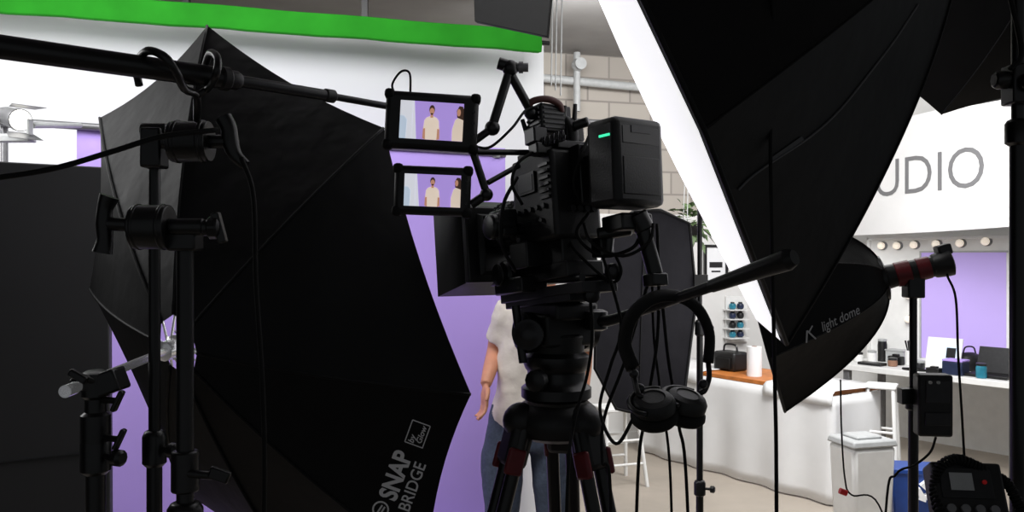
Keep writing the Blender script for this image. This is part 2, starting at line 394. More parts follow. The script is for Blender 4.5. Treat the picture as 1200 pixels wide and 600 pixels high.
# ---- boom
t=thing('boom_pole','long black telescopic boom pole crossing the upper left','boom pole',P(200,86,1.3)-V((0,0,.03)))
A=P(-90,42,1.1); B=P(262,92,1.32); C2=P(384,112,1.47); E=P(474,128,1.58)
MB().cyl(A,B,.0165,.0165,24).build('outer_tube','blk',t)
MB().cyl(B,C2,.0095,.0095,20).build('middle_tube','dgray',t)
MB().cyl(C2,E,.0062,.0062,16).build('inner_tube','dgray',t)
dd=(C2-B).normalized()
MB().lathe(B-dd*.008,dd,[(.016,0),(.0185,.003),(.0185,.014),(.015,.018),(.015,.03),(.012,.036)]).build('lock_collar','blkp',t)
MB().lathe(C2-dd*.008,dd,[(.009,0),(.0115,.003),(.0115,.02),(.008,.024)]).build('lock_collar','blkp',t)
cable([P(-30,212,1.2),P(60,198,1.22),P(130,178,1.25),P(190,160,1.28),P(256,152,1.33)],.0042,'black cable curving from the left edge to the upper grip head')
cable([P(283,185,1.36),P(297,230,1.35),P(300,330,1.34),P(307,440,1.33),P(310,540,1.33),P(309,700,1.33),V((P(309,700,1.33).x,1.33,.3)),V((-.36,1.3,.02)),V((-.2,1.2,.012))],.004,'thin black cable dropping down in front of the umbrella')
# ---- black foam board on the left
t=thing('foam_board','tall black foam board standing at the left edge','foam board',(P(30,0,2.45).x,2.45,0))
q0=P(-140,165,2.3); q1=P(116,196,2.62); q1b=P(131,600,2.62)
MB().prism([V((q0.x,q0.y,0)),V((q1b.x-.0,q1b.y,0)),V((q1b.x-.01,q1b.y,q1.z)),V((q0.x,q0.y,q1.z+.0))],V((-.01,.04,0))).build('board','foam',t,.004)
zt=P(0,540,2.5).z
MB().prism([V((q0.x,q0.y-.004,zt)),V((q1b.x-.003,q1b.y-.004,zt)),V((q1b.x-.003,q1b.y-.004,zt+.006)),V((q0.x,q0.y-.004,zt+.006))],V((0,.006,0))).build('crease_strip','blkp',t)  # thin dark strip across the board at its crease
# ---- studio light on upper left
D=3.2
t=thing('studio_light','small grey studio light glowing at the left edge','light',P(30,165,D))
c=P(18,139,D); dr=V((.76,-.60,-.22)).normalized()
MB().lathe(c-dr*.12,dr,[(.02,0),(.03,.008),(.036,.05),(.038,.13),(.042,.14),(.042,.165),(.040,.166)]).build('housing','gray',t)
MB().sph(c+dr*.045,.039,(1,1,.5),rot_to(dr).to_3x3()).build('lens','lens',t,ang=180)
e1=dr.cross(V((0,0,1))).normalized(); e2=e1.cross(dr)
for k in (1,3):
    u=(e1,e2,-e1,-e2)[k]; w=dr.cross(u); q=c+dr*.05+u*.045
    MB().prism([q-w*.045,q+w*.045,q+w*.06+dr*.06+u*.015,q-w*.06+dr*.06+u*.015],u*.002).build('barn_door','gray',t)
MB().box(P(14,159,D),(.14,.02,.014)).box(P(-7,148,D),(.01,.03,.07)).box(P(35,149,D-.02),(.01,.03,.06)).build('yoke','silver',t,.003)
MB().box(P(18,163,D),(.13,.05,.022)).cyl(P(38,147,D),P(94,147,3.58),.011).cyl(P(0,163,D),P(-6,142,3.5),.014).build('mount_arm','silver',t,.002)
# ---------------------------------------------------------------- hanging black flag + ropes + pipes
t=thing('black_flag','black rectangular flag hanging at the top beside the green band','flag',P(600,42,3.4))
MB().prism([P(553,-60,3.5),P(556,25,3.5),P(641,43,3.3),P(650,-60,3.3)],V((.01,.03,0))).build('cloth','rub',t,.003)
for x,y,D in ((556,-55,3.51),(648,-55,3.32)):
    p=P(x,y,D); MB().cyl(p,V((p.x,p.y,CT)),.006).build('hanging_rod','blk',t)
for i,x in enumerate((646,651,657)):
    p=P(x,100+i*6,5.4); m_=MB().cyl(p,V((p.x+.01,p.y,CZ+.0005)),.0045)
    tag(m_.build('rope','silver'),'thin pale rope hanging from the ceiling right of the green band','rope','ceiling ropes')
wd=V((-.96,-.28,0)); wn=V((.28,-.96,0))
def wallpt(px,off,z):
    k=(px-600)/1000; b=KC+wn*off; s=(k*b.y-b.x)/(wd.x-k*wd.y); p=b+wd*s; return V((p.x,p.y,z))
pz=H+.2*7.4
t=thing('ceiling_pipe','pale conduit pipe with round valve crossing the block wall','pipe',wallpt(690,.1,pz-.05))
MB().cyl(wallpt(560,.1,pz+.04),wallpt(800,.1,pz-.02),.035).build('pipe_run','silver',t)
MB().cyl(wallpt(676,.13,pz+.25),wallpt(676,.13,pz-.25),.03).build('pipe_drop','silver',t)
MB().sph(wallpt(677,.15,H+.228*7.1),.055).lathe(wallpt(677,.15,H+.228*7.1),wn,[(.03,0),(.03,.06),(.05,.065),(.05,.08)]).build('valve','silver',t)
MB().cyl(wallpt(620,.07,pz-.32),wallpt(820,.07,pz-.32),.02).build('pipe_run','gray',t)
# ---------------------------------------------------------------- big octa on the right
C=P(756,74,2.1); n=V((-.892,.178,-.416)).normalized(); R=.78
BD=.42
rim=rim_ring(C,n,R,8,22.5); apex=C-n*.80
t=thing('octagonal_softbox','huge black octagonal softbox with glowing white edge, in front of the smaller one','softbox',(C.x+.2,C.y,1.4))
mb=shell(apex,rim,BD,.03,.1,16,8); bv=BVHTree.FromBMesh(mb.bm); mb.build('fabric_cover','fab',t,ang=9)
ribs(t,apex,rim,BD,.0032,'fab',.1,.001)
ins=[C+(p-C)*.985+n*.004 for p in rim]
mb=MB(); 
vs=[[mb.bm.verts.new(C+(p-C)*f+n*(.004+.03*(1-f*f))) for p in ins] for f in (1,.75,.5,.25)]
cv=mb.bm.verts.new(C+n*.036)
for k in range(3):
    for j in range(8): mb.bm.faces.new((vs[k][j],vs[k][(j+1)%8],vs[k+1][(j+1)%8],vs[k+1][j]))
for j in range(8): mb.bm.faces.new((vs[3][j],vs[3][(j+1)%8],cv))
mb.build('diffuser','diff',t,ang=180)
MB().tube([p for p in rim]+[rim[0]],.005,6,0).build('edge_piping','fab',t,ang=180)
fn=decal(bv,0,0,0,.003)
sp_=[fn(q.x,-q.y) for q in spath([V((x,y,0)) for x,y in ((1076,5),(1050,45),(1022,82),(985,128),(950,160),(905,190),(880,208),(866,222))],4)]
MB().tube(sp_,.0022,6,0).build('seam','seam',t,ang=180)
mb=MB(); fn=decal(bv,905,187,35); strokes(mb,fn,[(0,0),(44,0)],5); mb.build('stitched_tag','dgray',t,smooth=False)
MB().lathe(apex+n*.06,-n,[(.05,0),(.08,.005),(.08,.05),(.06,.055)]).build('speed_ring','blk',t)
crs=bv.ray_cast(CAM,px_ray(900,-40))[0] or P(900,-40,1.5)
t=thing('studio_lamp','black studio lamp body behind the huge octagonal softbox','lamp',apex-n*.1-V((0,0,.08)))
MB().lathe(apex,-n,[(.05,0),(.065,.01),(.065,.25),(.05,.27)]).build('housing','blkp',t)
MB().box(apex-n*.12-V((0,0,.075)),(.04,.04,.05)).build('mount','blk',t,.004)
sp=apex-n*.12
t=stand('tall black stand at the right edge holding up the huge octagonal softbox',sp.x,sp.y,[(.12,.85,.021),(.85,1.95,.0175),(1.95,sp.z-.08,.014)],40)
kz=P(0,100,sp.y).z; y_=sp.y
MB().box((sp.x,y_-.004,kz),(.055,.055,.09)).lathe((sp.x-.025,y_-.01,kz+.01),(-1,0,0),[(.01,0),(.022,.004),(.022,.03),(.014,.036)],8).lathe((sp.x,y_-.025,kz-.0),(0,-1,0),[(.02,0),(.02,.02),(.014,.024)],12).build('grip_head','blk',t,.005)
MB().tube([(sp.x-.03,y_-.02,kz+.2),(sp.x-.01,y_-.03,kz+.07),(sp.x-.035,y_-.03,kz+.03)],.006).build('safety_strap','rub',t)
cable([crs,crs+V((.0,-.03,-.1)),P(903,160,1.5),P(905,300,1.46),P(908,450,1.45),P(910,600,1.45),V((P(911,0,1.45).x,1.45,.3)),V((.5,1.45,.02)),V((.7,1.35,.012))],.0035,'black cable hanging straight down across the huge octagonal softbox')
# ---- small dome
DS=2.9
C=P(888,360,DS); n=V((-.925,.27,-.25)).normalized(); R=.365
rim=rim_ring(C,n,R,8,22.5); apex=C-n*.41
DB_=1.15
t=thing('dome_softbox','small black dome softbox with faint grey logo, on the red banded lamp','softbox',(C.x+.1,C.y,C.z-.38))
mb=shell(apex,rim,DB_,.03,.12,14,8); bv=BVHTree.FromBMesh(mb.bm); mb.build('fabric_cover','fab',t,ang=9)
ribs(t,apex,rim,DB_,.0025,'blk',.12,.001)
MB().poly([C+(p-C)*.985+n*.003 for p in rim]).build('diffuser','diff',t)
MB().tube(rim+[rim[0]],.005,6,0).build('edge_piping','fab',t,ang=180)
mb=MB(); mb.text('light dome',16,decal(bv,964,389,26,.015),.05,.72,.4); mb.build('lettering','txtf',t,smooth=False)
mb=MB(); fn=decal(bv,944,399,22,.015)
strokes(mb,fn,[(0,-3),(6,10),(12,-3)],1.9); strokes(mb,fn,[(8,8),(14,13)],1.6)
mb.build('emblem','txtf',t,smooth=False)
MB().lathe(apex+n*.05,-n,[(.05,0),(.075,.004),(.075,.05),(.055,.056)]).build('speed_ring','blk',t)
t=thing('studio_lamp','black lamp body with dark red bands behind the small dome softbox','lamp',apex-n*.08-V((0,0,.06)))
an=-n
MB().lathe(apex,an,[(.03,0),(.040,.006),(.038,.03),(.034,.13),(.034,.155)]).build('housing','blkp',t)
MB().lathe(apex+an*.035,an,[(.038,0),(.0405,.003),(.0395,.045),(.036,.047)]).build('red_band','dred',t)
MB().lathe(apex+an*.10,an,[(.034,0),(.0375,.003),(.0365,.04),(.033,.042)]).build('red_band','dred',t)
MB().lathe(apex+an*.15,an,[(.036,0),(.039,.005),(.043,.04),(.043,.055),(.03,.06)]).build('rear_cap','blkp',t)
MB().box(apex+an*.09-V((0,0,.052)),(.055,.055,.07)).build('mount','blk',t,.005)
MB().box(apex+an*.18+V((0,0,.045)),(.045,.04,.035),Ry(-15)).build('control_knob','blk',t,.006)
sp=apex+an*.09
t=stand('slim black stand under the red banded lamp with a battery clipped on',sp.x,sp.y,[(.12,.75,.019),(.75,1.2,.016),(1.2,sp.z-.07,.012)],75)
DB=sp.y-.06
zb=P(0,474,DB).z
c=P(1093,474,DB)
t=thing('battery_pack','black battery pack hanging on the slim stand under the red banded lamp','battery',V((c.x,c.y,zb-.1)))
MB().box(c,(.104,.06,.195),Rz(-8)).build('case','blkp',t,.008)
MB().box(c+V((0,-.032,.045)),(.07,.006,.07),Rz(-8)).box(c+V((0,-.033,-.04)),(.075,.005,.04),Rz(-8)).build('front_plate','dgray',t,.002)
MB().cyl(c+V((-.025,-.033,.075)),c+V((-.025,-.039,.075)),.005).cyl(c+V((.0,-.033,.075)),c+V((.0,-.039,.075)),.005).build('button','silver',t)
MB().box(c+V((-.055,.045,.02)),(.06,.04,.05)).build('clamp','blk',t,.003)
hd=apex+an*.2
yc=hd.y-.02
cable([hd,P(1110,322,yc),P(1120,350,yc),P(1123,420,yc-.01),P(1128,500,yc-.02),P(1132,600,yc-.02),V((1.43,yc-.02,.3)),V((1.44,yc-.08,.02))],.0038,'thin black cable falling from the red banded lamp')
cable([c+V((0,-.02,-.1)),P(1090,530,DB),P(1072,545,DB),P(1050,556,DB),P(1038,600,DB),V((1.15,DB,.02))],.0038,'black cable below the battery pack')
k=[P(985,445,2.85),P(986,500,2.85),P(990,560,2.85),P(998,580,2.85),P(1030,592,2.85),V((1.3,2.8,.5)),V((1.35,2.75,.02))]
cable(k,.003,'thin wire with red plug hanging under the small dome softbox')
tag(MB().cyl(P(984,575,2.84),P(992,578,2.84),.010).build('plug','red'),'tiny red plug on the wire under the small dome softbox','plug')
# ---- third softbox top right
C=P(1152,-72,3.3); n=V((.05,1,.05)).normalized(); rim=rim_ring(C,n,.69,8,12); apex=C-n*.3+V((.12,0,0))
t=thing('octagonal_softbox','black softbox cut off by the top right corner','softbox',(C.x,C.y,C.z-.7))
shell(apex,rim,.9,.03,.1).build('fabric_cover','fab',t,ang=9); ribs(t,apex,rim,.9,.003,'fab',.1,.001)
MB().poly([C+(p-C)*.98+n*.003 for p in rim]).build('diffuser','wcloth',t)
MB().lathe(apex+n*.05,-n,[(.05,0),(.08,.004),(.08,.05),(.05,.1)]).build('speed_ring','blk',t)
xs_=P(1250,0,2.9).x
t=stand('black stand just beyond the right edge for the corner softbox',xs_,2.9,[(.12,.9,.017),(.9,1.6,.014),(1.6,apex.z,.011)],10)
MB().cyl((xs_,2.9,apex.z-.02),apex-n*.03,.012).box((xs_,2.9,apex.z-.02),(.05,.05,.06)).build('arm','blk',t)
# ---- dark panel behind camera
rp=[(742,248),(774,246),(808,262),(816,350),(802,462),(770,490),(722,479),(697,432),(699,340),(712,270)]
rim=[P(x,y,3.12+(x-757)*.0012) for x,y in rp]
t=thing('fabric_reflector','flat charcoal fabric panel hanging behind the camera and headphones','reflector',(P(757,0,3.1).x,3.1,P(0,490,3.1).z))
MB().prism(rim,V((0,.035,0))).build('panel','fab2',t,.006)
MB().tube(rim+[rim[0]],.006,6,0).build('edge_binding','blk',t,ang=180)
MB().tube([P(756,250,3.115),P(752,360,3.11),P(748,484,3.11)],.0025,6,4).build('centre_seam','blk',t,ang=180)
sx=P(820,0,3.2)
t=stand('thin black stand beside the charcoal fabric panel',sx.x,sx.y,[(.12,.8,.014),(.8,1.4,.012),(1.4,P(0,236,3.2).z,.009)],50)
q=P(770,330,3.165); MB().cyl((sx.x,sx.y,q.z),q,.008).box((sx.x,sx.y,q.z),(.05,.05,.05)).build('arm','blk',t)
# ---------------------------------------------------------------- cinema camera
TH=32
Rr=Rz(TH)@Rx(-7); fr=Rr@V((1,0,0)); ff=Rr@V((0,1,0)); fu=Rr@V((0,0,1))
bc=P(651,234,1.62)
t=thing('cinema_camera','black cinema camera rig in the middle, seen from behind on the tripod','camera',P(655,350,1.62))
def L(c,x,y,z): return c+fr*x+ff*y+fu*z
b=MB().box(bc,(.105,.14,.165),Rr).build('body','blkp',t,.008)
mb=MB()
for i in range(6): mb.box(L(bc,-.0545,-.045,.055-i*.012),(.004,.03,.005),Rr)
mb.build('vent','blk',b)
MB().box(L(bc,-.0545,.012,.03),(.005,.055,.04),Rr).build('side_display','blk',b,.001)
MB().box(L(bc,-.057,.012,.03),(.002,.045,.03),Rr).build('display_glass','dgray',b)
for i in range(5):
    q=L(bc,-.0525,-.04+i*.022,-.02); MB().cyl(q,q-fr*.006,.005).build('button','dgray',b)
for i in range(4):
    q=L(bc,-.0525,-.03+i*.022,-.045); MB().cyl(q,q-fr*.006,.004).build('button','dgray',b)
q=L(bc,-.0525,.045,-.05); MB().cyl(q,q-fr*.012,.012).build('dial','blk',b)
for sx_ in (-1,1):
    for sz in (-1,1):
        q=L(bc,sx_*.0525,.055,sz*.07); MB().cyl(q-fr*.002*sx_,q+fr*.004*sx_,.004).build('screw','gray',b)
for i in range(4):
    q=L(bc,-.02+i*.016,-.07,-.03); MB().cyl(q,q-ff*.012,.006).build('socket','dgray',b)
bt=P(733,193,1.5); Rb=Rz(TH+4)@Rx(-3)
MB().box(L(bc,.03,-.085,.03),(.085,.03,.11),Rr).box((bt+L(bc,.03,-.09,.03))/2,(.07,.08,.06),Rr).build('battery_plate','blk',t,.003)
ba=MB().box(bt,(.116,.078,.154),Rb).build('battery','blkp',t,.012,ang=20)
def LB(x,y,z): return bt+Rb@V((x,y,z))
MB().box(LB(0,-.0385,.045),(.085,.003,.03),Rb).build('battery_label','blk',ba,.001)
MB().box(LB(0,-.040,.055),(.045,.003,.012),Rb).build('label_plate','dgray',ba)
MB().box(LB(0,-.039,-.025),(.086,.003,.065),Rb).build('battery_panel','blkp',ba,.002)
MB().box(LB(-.0585,-.012,.045),(.003,.026,.004),Rb).build('indicator_light','led',ba)
MB().box(P(735,262,1.52),(.07,.06,.03),Rr).cyl(P(700,275,1.53),P(740,268,1.52),.012).build('power_module','blk',t,.004)
MB().cyl(P(752,262,1.5),P(768,322,1.49),.014).box(P(768,328,1.49),(.035,.03,.022),Rr).cyl(P(746,250,1.5),P(756,270,1.5),.018).build('grip_arm','blk',t,.003)
MB().cyl(P(716,262,1.53),P(712,296,1.53),.009).box(P(706,290,1.54),(.03,.03,.035),Rr).build('rod_clamp','blk',t,.003)
# lens
l0=L(bc,-.005,.062,-.032)
ln=MB().lathe(l0,ff,[(.035,0),(.046,.004),(.046,.03),(.05,.034),(.05,.05),(.047,.052),(.047,.075),(.053,.08),(.053,.1),(.049,.104),(.049,.13)],32).build('lens','blk',t)
mb=MB()
for k in range(36):
    a=2*PI*k/36; q=l0+ff*.042+(fr*math.cos(a)+fu*math.sin(a))*.051; mb.box(q,(.003,.014,.003),Rr)
    q=l0+ff*.09+(fr*math.cos(a)+fu*math.sin(a))*.054; mb.box(q,(.003,.016,.003),Rr)
mb.build('focus_gear','dgray',ln)
m0=l0+ff*.105-fu*.03-fr*.008
mb=MB()
def rect(c,w,h): return [c+fr*x*w/2+fu*z*h/2 for x,z in ((-1,-1),(1,-1),(1,1),(-1,1))]
mb.rings([rect(m0,.10,.11),rect(m0+ff*.025,.13,.135),rect(m0+ff*.03,.16,.15),rect(m0+ff*.12,.20,.19)],caps=False)
mt=mb.build('matte_box','blkp',t,ang=20,solid=.004)
MB().box(m0+ff*.02,(.17,.018,.155),Rr).build('filter_tray','blk',mt,.003)
mb=MB(); p=rect(m0+ff*.115,.20,.19); mb.prism([p[3],p[2],p[2]+ff*.05+fu*.02,p[3]+ff*.05+fu*.02],fu*.003); mb.build('top_flag','blk',mt)
for o in (-.03,.03):
    MB().cyl(L(P(690,322,1.55),o,-.02,-.006),L(P(690,322,1.55),o,.40,.02),.0075).build('rod','dgray',t)
MB().box(P(655,320,1.62),(.085,.17,.03),Rr).box(L(P(655,312,1.62),0,0,.02),(.08,.14,.06),Rr).build('base_plate','blk',t,.003)
MB().box(P(651,343,1.63),(.078,.28,.02),Rr).box(P(645,350,1.64),(.07,.22,.024),Rr).build('dovetail_plate','dgray',t,.002)
for x,y in ((690,345),(716,318)):
    q=P(x,y,1.53); MB().lathe(q,V((.4,-.9,0)),[(.008,0),(.015,.003),(.015,.016),(.009,.02)],12).build('lock_lever','blk',t)
q=P(598,322,1.68); MB().lathe(q,-fr,[(.012,0),(.028,.004),(.028,.014),(.022,.018),(.022,.03),(.012,.032)]).box(q+fr*.03,(.05,.045,.04),Rr).build('follow_focus','blk',t,.001)
MB().box(P(620,300,1.62),(.05,.06,.05),Rr).box(P(610,335,1.66),(.06,.10,.03),Rr).build('lens_support','blk',t,.003)
MB().box(L(bc,0,0,.09),(.07,.14,.016),Rr).build('top_plate','blk',t,.002)
MB().tube([L(bc,.01,-.055,.09),L(bc,.01,-.055,.125),L(bc,.01,-.03,.145),L(bc,.01,.05,.145),L(bc,.01,.07,.125),L(bc,.01,.07,.09)],.011,10,5).build('top_handle','blkp',t,ang=180)
tx=P(640,142,1.6); MB().box(tx,(.055,.05,.055),Rr).build('video_transmitter','blkp',t,.004)
mb=MB()
for i in range(5): mb.box(tx-fr*.029+fu*(.018-i*.009),(.004,.04,.004),Rr)
for i in range(5): mb.box(tx-ff*.026+fu*(.018-i*.009),(.045,.004,.004),Rr)
mb.build('cooling_fin','dgray',t)
for x,y,x2,y2 in ((672,165,674,122),(622,170,612,140),(659,150,662,124)):
    MB().cyl(P(x,y,1.6),P(x2,y2,1.6),.006,.004).build('antenna','blk',t)
MB().box(P(664,160,1.62),(.04,.06,.03),Rr).box(P(640,176,1.57),(.06,.03,.022),Rr).cyl(P(672,148,1.58),P(690,142,1.57),.009).build('accessory_shoe','blk',t,.003)
MB().box(P(655,136,1.63),(.03,.04,.03),Rr).box(P(628,160,1.57),(.03,.035,.03),Rr).build('receiver','dgray',t,.003)
MB().tube([P(618,134,1.58),P(622,120,1.57),P(640,116,1.57),P(655,122,1.58),P(658,132,1.6)],.0065,8,6).build('coiled_lead','coil',t,ang=180)
mb=MB()
hel=[P(634+28*k/110,168-10*k/110+math.sin(k*.6)*6,1.555+math.cos(k*.6)*.006) for k in range(111)]
mb.tube(hel,.0016,5,0)
mb.build('coiled_lead','dgray',t)
MB().box(P(590,262,1.62),(.035,.05,.05),Rr).cyl(P(600,262,1.62),P(580,262,1.6),.02).lathe(P(583,266,1.6),-fr,[(.017,0),(.024,.005),(.024,.02),(.012,.022)]).build('side_motor','blk',t,.004)
for pts,r in (([P(606,208,1.58),P(590,240,1.55),P(588,285,1.56),P(604,318,1.6)],.0035),
  ([P(690,250,1.55),P(676,272,1.54),P(690,292,1.53),P(712,300,1.52),P(742,290,1.5),P(752,270,1.5)],.0035),
  ([P(665,280,1.56),P(680,300,1.54),P(716,330,1.52),P(728,318,1.51),P(720,296,1.51)],.003),
  ([P(684,262,1.53),P(694,285,1.5),P(730,300,1.48),P(760,284,1.48),P(766,262,1.49)],.003),
  ([P(630,176,1.56),P(608,190,1.54),P(600,215,1.54),P(612,240,1.55)],.003),
  ([P(690,160,1.55),P(680,185,1.53),P(672,215,1.53),P(682,240,1.54)],.003)):
    MB().tube(pts,r,8,6).build('lead','rub',t,ang=180)
D=1.54
arm=MB().cyl(P(577,148,D),P(597,84,D),.0085).sph(P(577,150,D),.014).sph(P(598,80,D),.015).cyl(P(584,74,D),P(604,80,D),.011).build('monitor_arm','blk',t)
MB().cyl(P(600,79,D),P(619,79,D),.008).cyl(P(608,79,D),P(613,79,D),.0105).build('arm_knob','gray',arm)
MB().cyl(P(599,88,D),P(622,130,1.58),.0085).sph(P(622,132,1.58),.013).build('monitor_arm','blk',t)
MB().cyl(P(555,166,1.53),P(577,150,1.54),.007).build('monitor_arm','blk',t)
MB().cyl(P(556,178,1.52),P(634,179,1.6),.0055).build('monitor_arm','blk',t)
MB().cyl(P(555,180,1.52),P(570,226,1.52),.007).sph(P(570,228,1.52),.012).cyl(P(570,228,1.52),P(552,240,1.52),.008).cyl(P(572,214,1.53),P(608,194,1.57),.005).build('monitor_arm','blk',t)
# ---------------------------------------------------------------- monitors
def monitor(cx,cy,D,w,h,R,label,scr):
    c=P(cx,cy,D); t=thing('field_monitor',label,'monitor',c-V((0,0,h/2)))
    def Q(x,y,z): return c+R@V((x,y,z))
    MB().box(c,(w,.026,h),R).build('case','blkp',t,.009)
    for x in (-1,1):
        for z in (-1,1): MB().box(Q(x*(w/2-.006),0,z*(h/2-.006)),(.018,.030,.018),R).build('corner_bumper','rub',t,.006)
    sw,sh=scr; yy=[-.0135]
    mb=MB()
    def poly(i,pts):
        yy[0]-=.00012; mb.mi=i
        mb.poly([Q((u-.5)*sw,yy[0],(v-.5)*sh) for u,v in pts])
    poly(0,[(0,0),(1,0),(1,1),(0,1)]); poly(1,[(.2,0),(1,0),(1,1),(.2,1)])
    poly(5,[(.0,.0),(.1,0),(.11,.5),(.06,.6),(0,.6)])
    poly(0,[(.2,0),(.27,0),(.22,1),(.2,1)])
    def fig(x,s):
        for sg in (-1,1): poly(3,[(x+sg*.09*s,.0),(x+sg*.135*s,.02),(x+sg*.13*s,.32),(x+sg*.09*s,.36)])
        poly(2,[(x-.09*s,0),(x+.09*s,0),(x+.095*s,.3),(x+.125*s,.28),(x+.115*s,.5),(x+.08*s,.58),(x+.025*s,.62),(x-.025*s,.62),(x-.08*s,.58),(x-.115*s,.5),(x-.125*s,.28),(x-.095*s,.3)])
        poly(3,[(x-.022,.58),(x+.022,.58),(x+.022,.68),(x-.022,.68)])
        poly(4,[(x+.045*math.cos(a),.79+.125*math.sin(a)) for a in [2*PI*k/14 for k in range(14)]])
        poly(3,[(x+.038*math.cos(a),.745+.095*math.sin(a)) for a in [2*PI*k/14 for k in range(14)]])
        poly(4,[(x-.022,.70),(x+.022,.70),(x+.015,.655),(x-.015,.655)])
    fig(.5,1.0)
    poly(6,[(.83,0),(1,0),(1,.62),(.93,.64),(.87,.55),(.83,.3)])
    poly(4,[(.90,.62),(.89,.80),(.93,.93),(.985,.92),(1,.85),(1,.56),(.97,.58)])
    poly(3,[(.925+.03*math.cos(a),.755+.10*math.sin(a)) for a in [2*PI*k/14 for k in range(14)]])
    mb.build('screen',['sw','sp','ss','sk','sh','sb','so'],t,smooth=False,normals=False)
    for i in range(3):
        q=Q(w/2-.008,-.013,-.02+i*.02); MB().cyl(q,q-R@V((0,.003,0)),.0025).build('button','dgray',t)
    MB().box(Q(.02,.02,0),(.05,.02,.05),R).build('mount_plate','blk',t,.003)
    return t
monitor(506,143,1.5,.162,.100,Rz(4)@Ry(3),'upper of the two small field monitors left of the camera',(.110,.066))
monitor(507,224,1.5,.134,.086,Rz(4)@Ry(2),'lower of the two small field monitors left of the camera',(.098,.056))
cable([P(462,110,1.5),P(460,98,1.49),P(470,84,1.49),P(480,86,1.49),P(481,110,1.5)],.002,'small looped lead standing on top of the upper monitor')
cable([P(556,172,1.5),P(575,172,1.5),P(600,150,1.52),P(618,128,1.56),P(640,126,1.58)],.0025,'thin lead from the upper monitor to the camera top')
# ---------------------------------------------------------------- tripod
cx=P(652,0,1.65); tc=V((cx.x,1.65,0))
def Z(py,D=1.65): return P(0,py,D).z
t=thing('tripod','heavy black video tripod with fluid head under the cinema camera','tripod',tc)
hd=MB().box((tc.x,tc.y,Z(363)),(.095,.14,.032),Rz(TH)).box((tc.x,tc.y,Z(385)),(.115,.10,.062),Rz(TH)).cyl((tc.x,tc.y,Z(418)),(tc.x,tc.y,Z(390)),.052,.058,28).build('fluid_head','blkp',t,.006)
rr=Rz(TH)@V((1,0,0))
for sg in (-1,1):
    q=V((tc.x,tc.y,Z(388)))+rr*sg*.055
    MB().lathe(q,rr*sg,[(.036,0),(.039,.004),(.039,.022),(.030,.026),(.026,.026),(.024,.032)],28).build('drag_knob','blk',hd)
q=P(620,392,1.57); MB().lathe(q,V((-.2,-1,.05)),[(.026,0),(.028,.002),(.028,.014),(.018,.016),(.014,.02),(.006,.022)],20).build('counterbalance_dial','dgray',hd)
MB().cyl(P(604,358,1.6),P(613,425,1.6),.008).build('brake_lever','blk',hd)
MB().lathe((tc.x,tc.y,Z(468)),(0,0,1),[(.060,0),(.068,.006),(.068,.024),(.060,.03),(.056,.04),(.056,.055),(.060,.06),(.064,.07),(.064,.085),(.052,.094)],32).build('bowl','blk',t)
MB().lathe(P(632,445,1.58),V((-.5,-1,0)),[(.01,0),(.02,.003),(.02,.02),(.012,.024)],12).build('lock_knob','blk',t)
z0=Z(474); 
MB().lathe((tc.x,tc.y,z0-.065),(0,0,1),[(.055,0),(.078,.01),(.086,.03),(.084,.045),(.076,.06),(.064,.070)],32).build('spider','blkp',t)
for a in (202,-48,80):
    u=V((math.cos(math.radians(a)),math.sin(math.radians(a)),0)); w=V((-u.y,u.x,0))
    top=tc+u*.074+V((0,0,z0-.03)); ft=tc+u*.44+V((0,0,.02)); dv=(ft-top)
    mid=top+dv*.52
    lg=MB(); 
    for o in (-.02,.02): lg.cyl(top+w*o,mid+w*o,.0135)
    lg.cyl(top+dv*.35,ft,.012)
    lg=lg.build('leg','blk',t)
    Rl=Mx((w,dv.normalized().cross(w),dv.normalized())).transposed()
    MB().sph(top+V((0,0,.004)),.035).box(top+dv*.03,(.060,.046,.085),Rl).build('leg_shoulder','blkp',lg,.012,ang=50)
    for o in (-1,1):
        MB().box(top+dv*.05+w*o*.030+u*.006,(.012,.036,.05),Rl).build('leg_lock','dred',lg,.005)
    MB().box(mid,(.07,.04,.05),Rz(a+90)).build('leg_bracket','blk',lg,.005)
    MB().sph(ft,.022,seg=14).build('foot','rub',lg,ang=180)
ph=P(699,375,1.60)
MB().cyl(V((tc.x,tc.y,Z(384)))+rr*.05,ph,.014).lathe(ph-V((0,0,.02)),(0,0,1),[(.012,0),(.021,.004),(.021,.036),(.012,.04)]).build('handle_rosette','blk',t)
ha=P(712,376,1.57); hb=P(742,367,1.53); hc=P(838,334,1.40); he=P(930,302,1.29)
mb=MB().tube([ph,ha,hb,hc],[.011,.0105,.0095,.0095],14,6)
pn=mb.build('pan_handle','dgray',t,ang=60)
u=(he-hc).normalized()
MB().lathe(hc-u*.01,u,[(.0095,0),(.011,.004),(.0125,.05),(.015,.11),(.017,.15),(.017,(he-hc).length),(.012,(he-hc).length+.012)],20).build('grip','blkp',pn)
